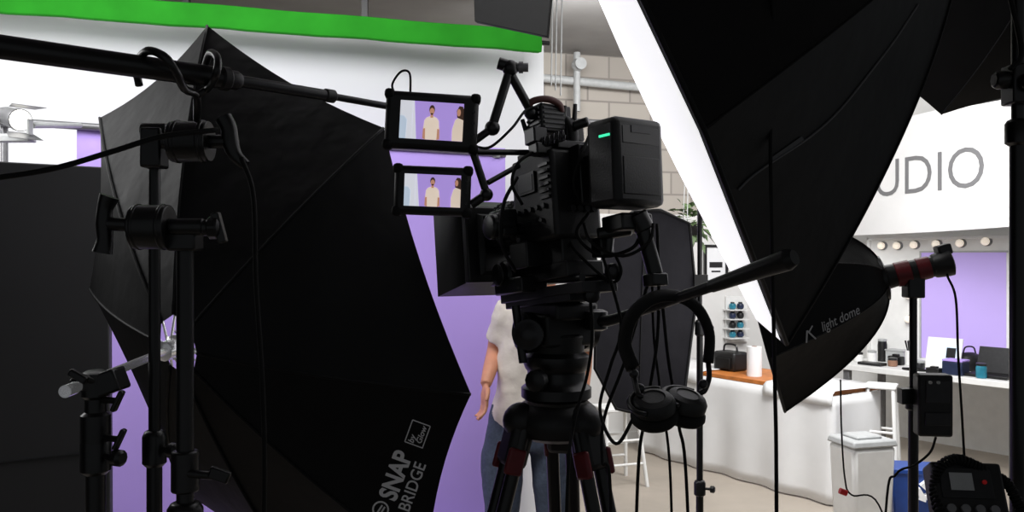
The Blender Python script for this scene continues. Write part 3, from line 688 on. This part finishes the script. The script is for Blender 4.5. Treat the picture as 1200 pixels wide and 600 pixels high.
# ---------------------------------------------------------------- headphones
D=1.45
t=thing('headphones','black headphones hanging over the tripod pan handle','headphones',P(785,495,D))
bp=[P(742,432,1.43),P(732,402,1.45),P(741,370,1.45),P(764,350,1.455),P(793,347,1.46),P(817,361,1.46),P(831,390,1.47),P(830,425,1.46)]
MB().tube(bp,.0085,12,7,flat=1.6).build('headband','rub',t,ang=180)
c1=P(766,473,1.40); a1=V((-.12,-.38,.92)).normalized()
c2=P(804,470,1.44); a2=V((.2,-.3,.93)).normalized()
for c,a,yk in ((c1,a1,[bp[0],P(744,446,1.42),P(748,462,1.40)]),(c2,a2,[bp[-1],P(831,442,1.44),P(826,457,1.43)])):
    e=MB().lathe(c-a*.016,a,[(.030,0),(.036,.006),(.036,.018),(.031,.026),(.02,.03),(.018,.028),(.004,.028)],28).build('ear_cup','blkp',t)
    mb=MB(); e1=a.orthogonal().normalized(); e2=a.cross(e1)
    mb.tube([c-a*.024+(e1*math.cos(2*PI*k/16)+e2*math.sin(2*PI*k/16))*.028 for k in range(17)],.012,10,3)
    mb.build('ear_cushion','rub',e,ang=180)
    MB().tube(yk+[c+ (yk[-1]-c)*.75],.0048,8,5).build('yoke','blk',t,ang=180)
    MB().tube([c+a*.004+(e1*math.cos(PI*k/10+.3)+e2*math.sin(PI*k/10+.3))*.04 for k in range(11)],.0045,8,3).build('yoke','blk',t,ang=180)
for x,y in ((750,455),(824,450),(743,438)):
    q=P(x,y,1.42); MB().sph(q,.008,seg=12).build('hinge','dgray',t,ang=180)
cable([P(745,485,1.41),P(722,520,1.40),P(703,480,1.45),P(715,430,1.46),P(728,385,1.47),P(716,330,1.5),P(706,300,1.52)],.003,'looping black lead joining the headphones to the camera')
cable([P(770,262,1.5),P(772,330,1.5),P(770,400,1.5),P(758,480,1.5),P(746,600,1.5),V((.21,1.5,.4)),V((.2,1.42,.02))],.003,'cable dropping from the camera battery beside the headphones')
cable([P(775,340,1.49),P(783,420,1.5),P(795,495,1.52),P(806,600,1.53),V((.33,1.5,.4)),V((.36,1.45,.02))],.003,'cable dropping behind the headphones, right of the others')
cable([P(764,290,1.51),P(766,390,1.53),P(775,470,1.55),P(787,600,1.56),V((.30,1.58,.4)),V((.28,1.6,.02))],.0025,'cable dropping between the two others behind the headphones')
cable([P(690,330,1.52),P(694,390,1.52),P(688,440,1.54),P(672,500,1.50),P(664,600,1.45),V((.08,1.42,.6)),V((.05,1.3,.02))],.003,'cable running down the front of the tripod')
cable([P(760,330,1.49),P(745,380,1.5),P(730,430,1.51),P(708,490,1.49),P(706,540,1.46),P(716,610,1.44),V((.16,1.42,.4)),V((.14,1.35,.02))],.003,'cable slanting from the camera grip past the right tripod leg')
# ---------------------------------------------------------------- person
D=3.8
def B3(px,py,dy=0): q=P(px,py,D); return V((q.x,q.y+dy,q.z))
t=thing('person','person in cream shirt and slate jeans standing behind the camera','person',(B3(616,0).x,D,0))
hdc=B3(637,302)
mb=MB()
mb.ellloft([(B3(618,520),.15,.11),(B3(620,490),.155,.11),(B3(626,450),.14,.10),(B3(632,410),.155,.105),(B3(636,375),.165,.10),(B3(637,358),.14,.085),(B3(637,350),.07,.065),(B3(637,338),.055,.058),(B3(637,322,-.01),.052,.055)])
mb.sph(hdc+V((0,.01,.02)),.095,(.80,1.0,1.1)).sph(hdc+V((0,-.025,-.04)),.07,(.86,.95,1.05)).sph(hdc+V((0,-.045,-.082)),.032,(1,.9,.8))
mb.tube([hdc+V((0,-.088,.02)),hdc+V((0,-.108,-.012)),hdc+V((0,-.1,-.03))],[.01,.014,.013],8,3)
for sg in (-1,1):
    mb.sph(hdc+V((sg*.078,.015,-.005)),.03,(.35,.7,1)); mb.sph(hdc+V((sg*.03,-.083,.033)),.016,(1.5,.6,.5)); mb.sph(hdc+V((sg*.035,-.07,-.02)),.022,(1.1,.8,1))
RA=[B3(595,362),B3(586,386,.02),B3(580,412,.05),B3(575,430,-.03),B3(570,447,-.10)]
mb.tube(RA,[.052,.045,.038,.034,.025],14,5)
LA=[B3(674,362),B3(682,395,.03),B3(684,432,.05),B3(678,470,-.02),B3(672,492,-.06)]
mb.tube(LA,[.056,.050,.042,.036,.027],14,5)
def hand(w,d,th,side):
    d=d.normalized(); th=(th-d*th.dot(d)).normalized(); pn=d.cross(th)
    mb.sph(w+d*.045,.04,(1,1,1),Mx(((th.x*.95,pn.x*.42,d.x*1.2),(th.y*.95,pn.y*.42,d.y*1.2),(th.z*.95,pn.z*.42,d.z*1.2))))
    for k,(o,l) in enumerate(((.030,.07),(.010,.078),(-.010,.072),(-.028,.056))):
        b=w+d*.08+th*o; mb.tube([b-d*.025,b+d*l*.4+pn*side*.004,b+d*l*.75+pn*side*.016,b+d*l*.97+pn*side*.032],[.010,.0095,.0085,.007],8,4)
    b=w+d*.02+th*.03; mb.tube([b,b+d*.03+th*.022+pn*side*.006,b+d*.06+th*.028+pn*side*.014],[.014,.011,.008],8,4)
hand(RA[-1],V((-.02,-.16,-.5)),V((.35,-1,.1)),1)
hand(LA[-1],V((.0,-.12,-.5)),V((-.35,-1,.1)),-1)
for sg,xh,xk,xf in ((-1,-.075,-.105,-.12),(1,.08,.11,.14)):
    x=B3(618,0).x
    mb.tube([(x+xh,D,.93),(x+xk,D-.01,.75),(x+xk*1.05,D-.02,.5),(x+xk*1.1,D+.02,.33),(x+xf,D+.03,.1)],[.085,.08,.055,.052,.036],16,5)
    mb.tube([(x+xf,D+.06,.05),(x+xf,D-.02,.055),(x+xf*1.1,D-.13,.035),(x+xf*1.15,D-.18,.03)],[.038,.042,.036,.022],10,4)
body=mb.build('body','skin',t,ang=180)
q=body.modifiers.new('r','REMESH'); q.mode='VOXEL'; q.voxel_size=.006; q.use_smooth_shade=True
q=body.modifiers.new('sm','SMOOTH'); q.iterations=4; q.factor=.5
for sg in (-1,1):
    e=MB().sph(hdc+V((sg*.031,-.079,.018)),.0125).build('eye','eye',t,ang=180)
    MB().sph(hdc+V((sg*.031,-.0885,.018)),.0055,(1,.5,1)).build('iris','iris',e,ang=180)
    MB().tube([hdc+V((sg*.014,-.096,.04)),hdc+V((sg*.032,-.094,.046)),hdc+V((sg*.05,-.08,.04))],.004,6,4).build('eyebrow','hair',t,ang=180)
MB().sph(hdc+V((0,-.088,-.055)),.018,(1.25,.5,.4)).build('mouth','lip',t,ang=180)
mb=MB()
N=24
rows=[]
for i in range(9):
    th=PI*.5*i/8
    rows.append([hdc+V((0,.016,.03))+V((.082*math.cos(a)*math.cos(th)*1.02,.102*math.sin(a)*math.cos(th),.1*math.sin(th)-(.06 if math.sin(a)>-.2 else -.03)*(1-i/8))) for a in [2*PI*k/N for k in range(N)]])
rows=rows[:-1]+[[hdc+V((0,.016,.132)) + V((.004*math.cos(a),.004*math.sin(a),0)) for a in [2*PI*k/N for k in range(N)]]]
mb.rings(rows); mb.build('hair','hair',t,ang=180)
mb=MB()
mb.ellloft([(B3(620,498),.176,.13),(B3(621,488),.178,.132),(B3(625,455),.168,.125),(B3(632,415),.178,.128),(B3(636,380),.188,.122),(B3(637,362),.178,.108),(B3(637,353),.125,.085),(B3(637,346),.078,.072)],36)
mb.tube([B3(600,360),B3(593,372,.01),B3(586,390,.025),B3(583,402,.04)],[.07,.067,.063,.064],18,5)
mb.tube([B3(668,360),B3(677,374),B3(682,395,.02),B3(683,410,.035)],[.07,.068,.064,.066],18,5)
shirt=mb.build('shirt','shirt',t,ang=180)
q=shirt.modifiers.new('r','REMESH'); q.mode='VOXEL'; q.voxel_size=.012; q.use_smooth_shade=True
q=shirt.modifiers.new('sm','SMOOTH'); q.iterations=6; q.factor=.5
tx=bpy.data.textures.new('fold','CLOUDS'); tx.noise_scale=.13
q=shirt.modifiers.new('d','DISPLACE'); q.texture=tx; q.strength=.032; q.mid_level=.5; q.texture_coords='LOCAL'
mb=MB(); x=B3(618,0).x
mb.ellloft([(V((x,D,.80)),.16,.12),(V((x,D,.88)),.178,.125),(V((x,D,.95)),.170,.12),(V((x+.005,D,1.0)),.160,.115)],32)
for xh,xk,xf in ((-.085,-.108,-.125),(.09,.112,.143)):
    mb.tube([(x+xh,D,.9),(x+xk,D-.01,.75),(x+xk*1.05,D-.015,.5),(x+xk*1.1,D+.02,.33),(x+xf,D+.025,.09)],[.09,.098,.08,.075,.07],20,5)
jn=mb.build('jeans','jean',t,ang=180)
q=jn.modifiers.new('r','REMESH'); q.mode='VOXEL'; q.voxel_size=.012; q.use_smooth_shade=True
q=jn.modifiers.new('sm','SMOOTH'); q.iterations=5; q.factor=.5
q=jn.modifiers.new('d','DISPLACE'); q.texture=tx; q.strength=.018; q.mid_level=.5; q.texture_coords='LOCAL'
for xf in (-.125,.145):
    MB().tube([(x+xf,D+.09,.045),(x+xf,D-.0,.052),(x+xf*1.1,D-.13,.042),(x+xf*1.15,D-.2,.036)],[.040,.048,.044,.03],14,5).build('shoe','shoe',t,ang=180)
# ---------------------------------------------------------------- right background
def lpt(b,d,px,z=0):
    k=(px-600)/1000; q=(k*b.y-b.x)/(d.x-k*d.y); p=b+d*q; return V((p.x,p.y,z))
sa_=V((2.90,7.62,0)); sb_=V((3.46,5.42,0)); sd=(sb_-sa_).normalized(); sn=V((sd.y,-sd.x,0)); sn=sn if sn.x<0 else -sn
SL=(sb_-sa_).length
t=thing('studio_sign','wide white sign with thin grey capital letters above the desk','sign',((sa_+sb_)/2+V((0,0,1.83))))
mb=MB(); pts=[]
for i in range(13): pts.append(sa_+sd*SL*i/12+V((0,0,1.83+.03*i/12-.012*math.sin(PI*i/12))))
top=[sb_+V((0,0,2.75)),sa_+V((0,0,2.75))]
mb.prism(pts+top,-sn*.05); mb.build('board','sign',t,smooth=False)
p0=lpt(sa_,sd,1057); p1=lpt(sa_,sd,1154); wD=(p1-p0).length
tmp=MB(); w3=tmp.text('DIO',1,lambda x,y:V((x,y,0))); w6=tmp.text('STUDIO',1,lambda x,y:V((x,y,0))); tmp.bm.free()
kx=wD/w3; sz=.43; 
mb=MB(); st=p1-sd*(w6*kx)
mb.text('STUDIO',1,lambda x,y: st+sd*(x*kx)+sn*.004+V((0,0,2.14+y*sz)),-.006)
mb.build('lettering','txtg',t,smooth=False)
for q in (.1,.9):
    p=sa_+sd*SL*q-sn*.025; MB().cyl(V((p.x,p.y,2.7)),V((p.x,p.y,CT)),.006).build('hanging_rod','gray',t)
# desk
F0=V((2.72,7.02,0)); dv=V((.6,-.8,0)); dn=V((.8,.6,0)); Rd=Rz(math.degrees(math.atan2(-.8,.6)))
def DK(x,y,z): return F0+dv*x+dn*y+V((0,0,z))
t=thing('desk','long white vanity desk along the right wall','desk',DK(.85,.3,0))
MB().box(DK(.85,.3,.74),(1.9,.62,.045),Rd).build('tabletop','white',t,.004)
for x in (.02,1.3,1.72):
    for y in (.04,.56): MB().box(DK(x,y,.36),(.05,.05,.72),Rd).build('leg','gray',t,.003)
t=thing('vanity_mirror','white framed vanity mirror with round bulbs, lavender reflection painted on its pane','mirror',DK(.9,.6,.7625))
def dpx(px,y): 
    p=lpt(DK(0,y,0),dv,px); return (p-F0).dot(dv)
x0=dpx(1018,.58); x1=dpx(1206,.58); zt=1.81
MB().box(DK((x0+x1)/2,.60,(zt+.7625)/2),(x1-x0,.04,zt-.7625),Rd).build('frame','white',t,.004)
MB().box(DK((x0+x1)/2,.575,zt-.012),(x1-x0,.06,.024),Rd).box(DK(x0+.012,.575,(zt+.7625)/2),(.024,.06,zt-.7625),Rd).build('frame_edge','white',t,.003)
m0_=dpx(1080,.575); m1_=dpx(1179,.575)
MB().box(DK((m0_+m1_)/2,.577,1.245),(m1_-m0_,.008,.87),Rd).build('mirror_pane','mirror',t)
MB().box(DK((m0_+m1_)/2,.573,1.685),(m1_-m0_+.03,.014,.014),Rd).box(DK(m0_-.008,.573,1.245),(.014,.014,.87),Rd).build('pane_trim','silver',t,.002)
for px,py in ((1034,288),(1052,288),(1072,287),(1098,286),(1126,285),(1156,283),(1066,318),(1066,346),(1066,374),(1190,318),(1190,350)):
    p=lpt(DK(0,.56,0),dv,px); z=H+(300-py)/1000*p.y; bb=MB().lathe(V((p.x,p.y,z))+dn*.02,-dn,[(.036,0),(.036,.012),(.026,.02)]).build('bulb_socket','gray',t)
    MB().sph(V((p.x,p.y,z))-dn*.02,.031,seg=14).build('bulb','pink',bb,ang=180)
def on_desk(px,y): return lpt(DK(0,y,0),dv,px,.7625)
p=on_desk(1106,.25); R_=Rd@Rx(-14)
t=thing('tablet','white propped tablet showing small pictures on the desk','tablet',p)
MB().box(p+V((0,0,.13)),(.27,.014,.25),R_).build('case','white',t,.004)
MB().box(p+V((0,0,.13))+R_@V((.05,-.008,.0)),(.13,.004,.15),R_).build('screen','sb',t); MB().box(p+V((0,0,.14))+R_@V((.06,-.011,.0)),(.07,.004,.08),R_).build('picture','dgray',t)
MB().box(p+dn*.06+V((0,0,.06)),(.1,.012,.12),Rd@Rx(25)).build('prop_stand','silver',t)
p=on_desk(1162,.18)
t=thing('laptop','black laptop lying open on the right of the desk','laptop',p)
MB().box(p+V((0,0,.012)),(.30,.21,.022),Rd).build('base','blkp',t,.003)
MB().box(p+dn*.12+V((0,0,.11)),(.30,.012,.2),Rd@Rx(-18)).build('lid','dgray',t,.003)
p=on_desk(1120,.1)
t=thing('makeup_case','purple lidded makeup case in front of the propped tablet','case',p)
MB().box(p+V((0,0,.05)),(.15,.12,.1),Rd).build('body','navy',t,.006); MB().box(p+V((0,0,.108)),(.15,.12,.014),Rd).build('lid','purp',t,.003)
p=on_desk(1136,.42)
t=thing('makeup_bag','black makeup bag standing behind the black laptop','bag',p); MB().ellloft([(p,.09,.07),(p+V((0,0,.05)),.11,.08),(p+V((0,0,.12)),.085,.05),(p+V((0,0,.14)),.03,.02)]).build('body','blkp',t,ang=60); MB().tube([p+V((-.05,0,.13)),p+V((-.03,0,.18)),p+V((.03,0,.18)),p+V((.05,0,.13))],.006).build('handle','blk',t)
for i,(px,y,nm,lab,hgt,mm) in enumerate(((1006,.25,'pot','small white pot at the left end of the desk',.06,'white'),(1022,.3,'jar','pale jar beside the small white pot on the desk',.08,'white'),(1066,.35,'cup','white cup of brushes on the desk left of the tablet',.12,'white'),(1078,.2,'tub','dark round tub on the desk, in front of the brush cup',.05,'dgray'),(1046,.18,'tub','squat brown tub near the front of the desk',.05,'pot'),(1034,.42,'flask','tall black flask at the back of the desk under the bulbs',.17,'blkp'),(1150,.06,'bottle','short teal bottle at the desk edge beside the black laptop',.09,'teal'))):
    p=on_desk(px,y)
    t=thing(nm,lab,nm,p)
    MB().lathe(p,(0,0,1),[(.03,0),(.036,.005),(.038,hgt*.8),(.034,hgt)]).build('body',mm,t)
    if nm!='cup': MB().lathe(p+V((0,0,hgt)),(0,0,1),[(.034,0),(.036,.003),(.036,.018),(.02,.022)]).build('lid',('dgray','silver')[i%2],t)
    else:
        for k in range(5):
            q=p+V((.012*math.cos(k*1.3),.012*math.sin(k*1.3),.1)); MB().cyl(q,q+V((.02*math.cos(k*1.3),.02*math.sin(k*1.3),.1)),.004,.007).build('brush','blk',t)
p=on_desk(1022,.12); tag(MB().box(p+V((0,0,.012)),(.2,.1,.022),Rd).build('palette','dgray',bevel=.003),'flat dark palette on the near left of the desk','palette')
p=on_desk(1052,.45); tag(MB().box(p+V((0,0,.05)),(.16,.1,.10),Rd).box(p+V((0,0,.103)),(.17,.11,.012),Rd).build('tissue_box','silver',bevel=.003),'pale box at the back of the desk, left of the brush cup','box')
p=on_desk(1050,.30)
t=thing('compact_camera','small black camera lying on the desk in front of the pale box','camera',p)
MB().box(p+V((0,0,.035)),(.12,.05,.07),Rd).box(p+V((0,0,.078)),(.05,.04,.02),Rd).build('body','blkp',t,.006)
MB().lathe(p+V((0,0,.035))-dn*.022,-dn,[(.028,0),(.028,.04),(.024,.044),(.02,.042)]).build('lens','blk',t)
p=on_desk(1072,.08); tag(MB().tube([p+V((0,0,.008))+dv*(.09*math.cos(a)*(1+.1*k/40))+dn*(.05*math.sin(a)) for k,a in enumerate([k*.4 for k in range(40)])],.006,6,2).build('cable','rub',ang=180),'coil of black cable lying at the front of the desk','cable')
p=on_desk(1095,.06); tag(MB().box(p+V((0,0,.02)),(.10,.07,.04),Rd).box(p+V((0,0,.045)),(.05,.04,.012),Rd).build('charger','blkp',bevel=.004),'small black charger on the desk edge left of the makeup case','charger')
# skirted table
T0=V((1.12,7.2,0)); T1=V((2.13,5.66,0)); td=(T1-T0).normalized(); tn=V((-td.y,td.x,0)); tn=tn if tn.y>0 else -tn; TL=(T1-T0).length
Rt=Rz(math.degrees(math.atan2(td.y,td.x)))
def TK(x,y,z): return T0+td*x+tn*y+V((0,0,z))
t=thing('side_table','long wooden topped table hidden by a white skirt','table',TK(TL/2,.28,0))
MB().box(TK(TL/2,.27,.735),(TL,.56,.03),Rt).build('tabletop','wood',t,.003)
for x in (.08,TL-.08):
    for y in (.06,.5): MB().cyl(TK(x,y,0),TK(x,y,.72),.02).build('leg','gray',t)
mb=MB(); rows=[]
path=[(-.02,.5),(-.02,-.03),(TL+.02,-.03),(TL+.02,.5)]
seq=[]
for (xa,ya),(xb,yb) in zip(path,path[1:]):
    m=int(math.hypot(xb-xa,yb-ya)/.02)
    for k in range(m): seq.append((xa+(xb-xa)*k/m,ya+(yb-ya)*k/m,(xb-xa,yb-ya)))
for z in [.722-.71*i/10 for i in range(11)]:
    r=[]; f=(.722-z)/.71
    for i,(x,y,dd_) in enumerate(seq):
        l=math.hypot(*dd_); nx,ny=dd_[1]/l,-dd_[0]/l; o=.006+.014*(.2+f)*(1+math.sin(i*.33)+.6*math.sin(i*.13+1))
        r.append(TK(x+nx*o,y+ny*o,z))
    rows.append(r)
mb.grid(rows); tag(mb.build('table_skirt','wcloth',ang=180,solid=.003),'white cloth skirt wrapped round the wooden topped table','table skirt')
def sheet(xa,xb,label):
    mb=MB(); rows=[]
    prof=[(.52,.756),(.3,.757),(.05,.757),(-.02,.755),(-.042,.735),(-.05,.70),(-.052,.66)]
    nx=max(6,int((xb-xa)/.04))
    for y,z in prof: rows.append([TK(xa+(xb-xa)*i/nx,y-(.006*(1+math.sin(i*1.3)) if z<.75 else 0),z+.003*math.sin(i*1.9+y*9)) for i in range(nx+1)])
    mb.grid(rows); tag(mb.build('table_cloth','wcloth',ang=180,solid=.003),label,'cloth')
sheet(-.03,(lpt(T0,td,826)-T0).dot(td),'white cloth laid over the far left end of the wooden table')
sheet((lpt(T0,td,900)-T0).dot(td),TL+.03,'white cloth laid over the near right end of the wooden table')
p=lpt(TK(0,.25,0),td,856,.75)
t=thing('gear_case','black camera bag on the skirted table','bag',p)
MB().box(p+V((0,0,.075)),(.22,.16,.15),Rt).build('body','blkp',t,.02); MB().tube([p+td*-.07+V((0,0,.15)),p+td*-.05+V((0,0,.2)),p+td*.05+V((0,0,.2)),p+td*.07+V((0,0,.15))],.008).build('handle','blk',t)
MB().box(p+V((0,0,.06))-tn*.085,(.15,.02,.09),Rt).build('pocket','rub',t,.008)
p=lpt(TK(0,.15,0),td,884,.75)
t=thing('paper_roll','white paper roll standing on the skirted table','paper roll',p)
MB().lathe(p,(0,0,1),[(.055,0),(.055,.22)]).build('roll','wpap',t); MB().cyl(p+V((0,0,.215)),p+V((0,0,.223)),.02).build('core','pot',t)
def WZ(px,py,off): q=wallpt(px,off,0); return V((q.x,q.y,H+(300-py)/1000*q.y))
Rw=Rz(math.degrees(math.atan2(.28,.96)))
k=WZ(863,380,.08)
t=thing('wall_shelf','white wall rack holding rows of tiny round pots','shelf',k-V((0,0,.25)))
bz=[]
for i,py in enumerate((363,374,385,396)):
    q=WZ(863,py,.08); MB().box(q,(.20,.12,.008),Rw).build('shelf_board','white',t); bz.append(q)
MB().box(WZ(863,374,.02),(.22,.015,.42),Rw).build('back_board','white',t)
for j,q in enumerate(bz):
    for i in range(2):
        c=q+Rw@V((-.04+.08*i,-.0,.0045)); m=('teal','navy','blkp')[(i+j)%3]
        b=thing('pot','tiny dark round pot on the white wall rack','pot',c,'pots on the wall rack')
        MB().lathe(c,(0,0,1),[(.018,0),(.030,.012),(.033,.03),(.028,.048),(.018,.055)],14).build('body',m,b)
        MB().lathe(c+V((0,0,.054)),(0,0,1),[(.018,0),(.02,.003),(.016,.012)],12).build('lid','dgray',b)
c=WZ(839,309,.03)
t=thing('picture_frame','black picture frame on the white back wall above the rack','picture frame',c-V((0,0,.17)))
mb=MB()
for x,z,w,h in ((0,.16,.24,.024),(0,-.16,.24,.024),(-.108,0,.024,.32),(.108,0,.024,.32)): mb.box(c+Rw@V((x,0,z)),(w,.02,h),Rw)
mb.build('frame','blk',t); MB().box(c+Rw@V((0,.005,0)),(.21,.006,.31),Rw).build('print','wpap',t); MB().box(c+Rw@V((0,0,-.01)),(.13,.004,.05),Rw).box(c+Rw@V((0,0,-.07)),(.09,.004,.014),Rw).build('printed_shape','dgray',t)
c=P(810,284,6.0)
t=thing('hanging_plant','leafy green plant in a dark hanging pot behind the camera','plant',c)
MB().lathe(c,(0,0,1),[(.05,0),(.075,.03),(.085,.12),(.09,.13),(.078,.13),(.07,.1)]).build('pot','dgray',t)
for k in range(3):
    a=k*2.09; MB().cyl(c+V((.085*math.cos(a),.085*math.sin(a),.13)),V((c.x,c.y,CT)),.003).build('cord','silver',t)
mb=MB(); random.seed(5)
for k in range(130):
    a=random.random()*6.28; e=random.random()*2.2-1.1; l=.05+.12*random.random(); d_=V((math.cos(a)*math.cos(e),math.sin(a)*math.cos(e),math.sin(e)))
    q=c+V((0,0,.14))+d_*l; w=d_.cross(V((0,0,1)))
    if w.length<.1: continue
    w.normalize(); tip=q+d_*.07-V((0,0,.025))
    mb.poly([q,q+d_*.03+w*.026,tip,q+d_*.03-w*.026])
mb.build('foliage','leaf',t,smooth=False)
def stool(x,y,h,w,label,rz,name,cat):
    t=thing(name,label,cat,(x,y,0)); R=Rz(rz); o=V((x,y,0))
    MB().box(o+V((0,0,h)),(w,w*.8,.03),R).build('seat' if cat!='step stool' else 'top_step','white',t,.008)
    for a in (-1,1):
        for b in (-1,1):
            MB().cyl(o+R@V((a*w*.4,b*w*.3,h-.01)),o+R@V((a*w*.55,b*w*.55,0)),.014).build('leg','white',t)
    for z in (.3,.6):
        f=(1-z)*.15+.4
        for b in (-1,1): MB().cyl(o+R@V((-w*f,b*w*(.3+.25*(1-z)),h*z)),o+R@V((w*f,b*w*(.3+.25*(1-z)),h*z)),.009).build('rung','white',t)
    return t
q=P(722,0,6.2); stool(q.x,q.y,.55,.3,'low white stool left of the skirted table',20,'stool','stool')
q=P(1033,0,5.85); stool(q.x,q.y,.76,.2,'tall white metal step stool under the desk behind the bins',-30,'step_stool','step stool')
q=P(1010,0,5.05)
t=thing('waste_bin','white waste bin with lid in front of the desk','bin',(q.x,q.y,0))
R45=Rz(15)
def fr_(mb,o,w0,w1,z0,z1,R): mb.rings([[o+R@V((a*w0/2,b*w0*.42,z0)) for a,b in ((-1,-1),(1,-1),(1,1),(-1,1))],[o+R@V((a*w1/2,b*w1*.42,z1)) for a,b in ((-1,-1),(1,-1),(1,1),(-1,1))]])
o=V((q.x,q.y,0)); mb=MB(); fr_(mb,o,.25,.29,0,.54,R45); mb.build('body','white',t,.025)
mb=MB(); fr_(mb,o,.305,.285,.54,.58,R45); fr_(mb,o,.18,.16,.58,.60,R45); mb.build('lid','silver',t,.01)
q=P(1068,0,5.2); o=V((q.x,q.y,0))
t=thing('recycling_bin','small blue recycling bin with white arrows, right of the white bin','bin',o)
mb=MB(); fr_(mb,o,.23,.27,0,.36,Rz(-12)); mb.build('body','blue',t,.012)
mb=MB(); fr_(mb,o,.285,.285,.345,.375,Rz(-12)); mb.build('rim','blue',t,.006)
Rb_=Rz(-12); fc=o+Rb_@V((.058,-.15,.25))
for k in range(3):
    a=math.radians(90+120*k); ca,sa=math.cos(a),math.sin(a)
    def rp_(x,z): return fc+Rb_@V(((x*ca-z*sa)*.95,0,(x*sa+z*ca)*.95))
    MB().prism([rp_(.026,-.045),rp_(.058,-.045),rp_(.058,.008),rp_(.074,.008),rp_(.042,.045),rp_(.010,.008),rp_(.026,.008)],Rb_@V((0,.045,0))).build('recycling_arrow','txts',t,smooth=False)
# ---------------------------------------------------------------- cart + recorder bottom right
zt=1.125
t=thing('equipment_cart','black equipment cart at the bottom right corner','cart',(.95,1.62,0))
MB().box((.95,1.62,zt-.012),(.66,.26,.024)).build('tray','blkp',t,.006)
MB().box((.95,1.62,.45),(.62,.24,.02)).build('tray','blkp',t,.006)
for x in (.66,1.24):
    for y in (1.52,1.72):
        l=MB().cyl((x,y,.07),(x,y,zt-.02),.012).build('leg','blk',t); MB().cyl((x-.012,y,.035),(x+.012,y,.035),.035).build('caster','rub',l)
Rk=Rz(-8)@Rx(-28)
c=P(1132,583,1.6); c=V((c.x,1.6,zt+.070))
t=thing('audio_recorder','black audio recorder with knobs and red light on the cart','recorder',(c.x,c.y,zt))
MB().box(c,(.125,.055,.125),Rk).build('case','blkp',t,.006)
def K(x,y,z): return c+Rk@V((x,y,z))
MB().box(K(-.005,-.029,.022),(.09,.003,.056),Rk).build('screen','dgray',t,.001)
for i in range(4):
    q=K(-.04+i*.025,-.028,-.026); MB().cyl(q,q+Rk@V((0,-.008,0)),.008,seg=12).build('knob','gray',t)
q=K(.026,-.031,.024); MB().cyl(q,q+Rk@V((0,-.003,0)),.004).build('record_light','red',t)
MB().box(K(-.014,-.032,.024),(.040,.002,.032),Rk).build('display_window','silver',t)
path=spath([P(1100,600,1.57),P(1095,572,1.6),P(1101,548,1.6),P(1120,538,1.6),P(1142,545,1.6),P(1162,556,1.6),P(1180,566,1.6),P(1192,588,1.58),P(1200,606,1.57)],40)
hel=[]
for k,p in enumerate(path):
    d_=(path[min(k+1,len(path)-1)]-path[max(k-1,0)]).normalized(); e1=d_.cross(V((0,1,0))).normalized(); e2=d_.cross(e1); a=k*.85
    hel.append(p+(e1*math.cos(a)+e2*math.sin(a))*.0075)
t=thing('cable','coiled black cable arching over the audio recorder','cable',(P(1150,0,1.6).x,1.6,zt))
MB().tube(hel,.0032,6,0).build('coil','rub',t,ang=180)
for i in (0,-1): MB().cyl(path[i],path[i]+V((0,0,-.012)),.009).build('plug','blk',t)
# ---------------------------------------------------------------- lights
def area(loc,tgt,sx,sy,e,c=(1,1,1)):
    l=bpy.data.lights.new('area','AREA'); l.shape='RECTANGLE'; l.size=sx; l.size_y=sy; l.energy=e; l.color=c
    o=bpy.data.objects.new('area_light',l); COL.objects.link(o); o.location=loc
    o.rotation_euler=(V(tgt)-V(loc)).to_track_quat('-Z','Y').to_euler(); return o
area((-.6,2.75,3.15),(-.7,4.5,1.2),2.8,.9,46)
area((2.1,4.6,3.3),(2.3,6.2,.6),1.6,1.2,145)
area((.6,5.6,3.3),(.9,7.2,2.6),1.2,.8,28)
area((-2.5,2.8,2.4),(-1.5,3.8,.5),1.0,1.0,21)  # unseen fill added for the lower left of the purple paper
area((1.75,4.7,2.35),(3.5,6.4,1.2),.7,.7,26)  # unseen fill added to lift the right wall, hidden behind the octa
w=bpy.data.worlds.new('World'); scene.world=w; w.use_nodes=True
bg=w.node_tree.nodes['Background']; bg.inputs['Color'].default_value=(.9,.95,1,1); bg.inputs['Strength'].default_value=.13
# ---------------------------------------------------------------- camera
cd=bpy.data.cameras.new('Camera'); cd.lens=30; cd.sensor_width=36; cd.sensor_fit='HORIZONTAL'; cd.clip_start=.02
co=bpy.data.objects.new('Camera',cd); COL.objects.link(co); co.location=CAM; co.rotation_euler=(PI/2,0,0); scene.camera=co
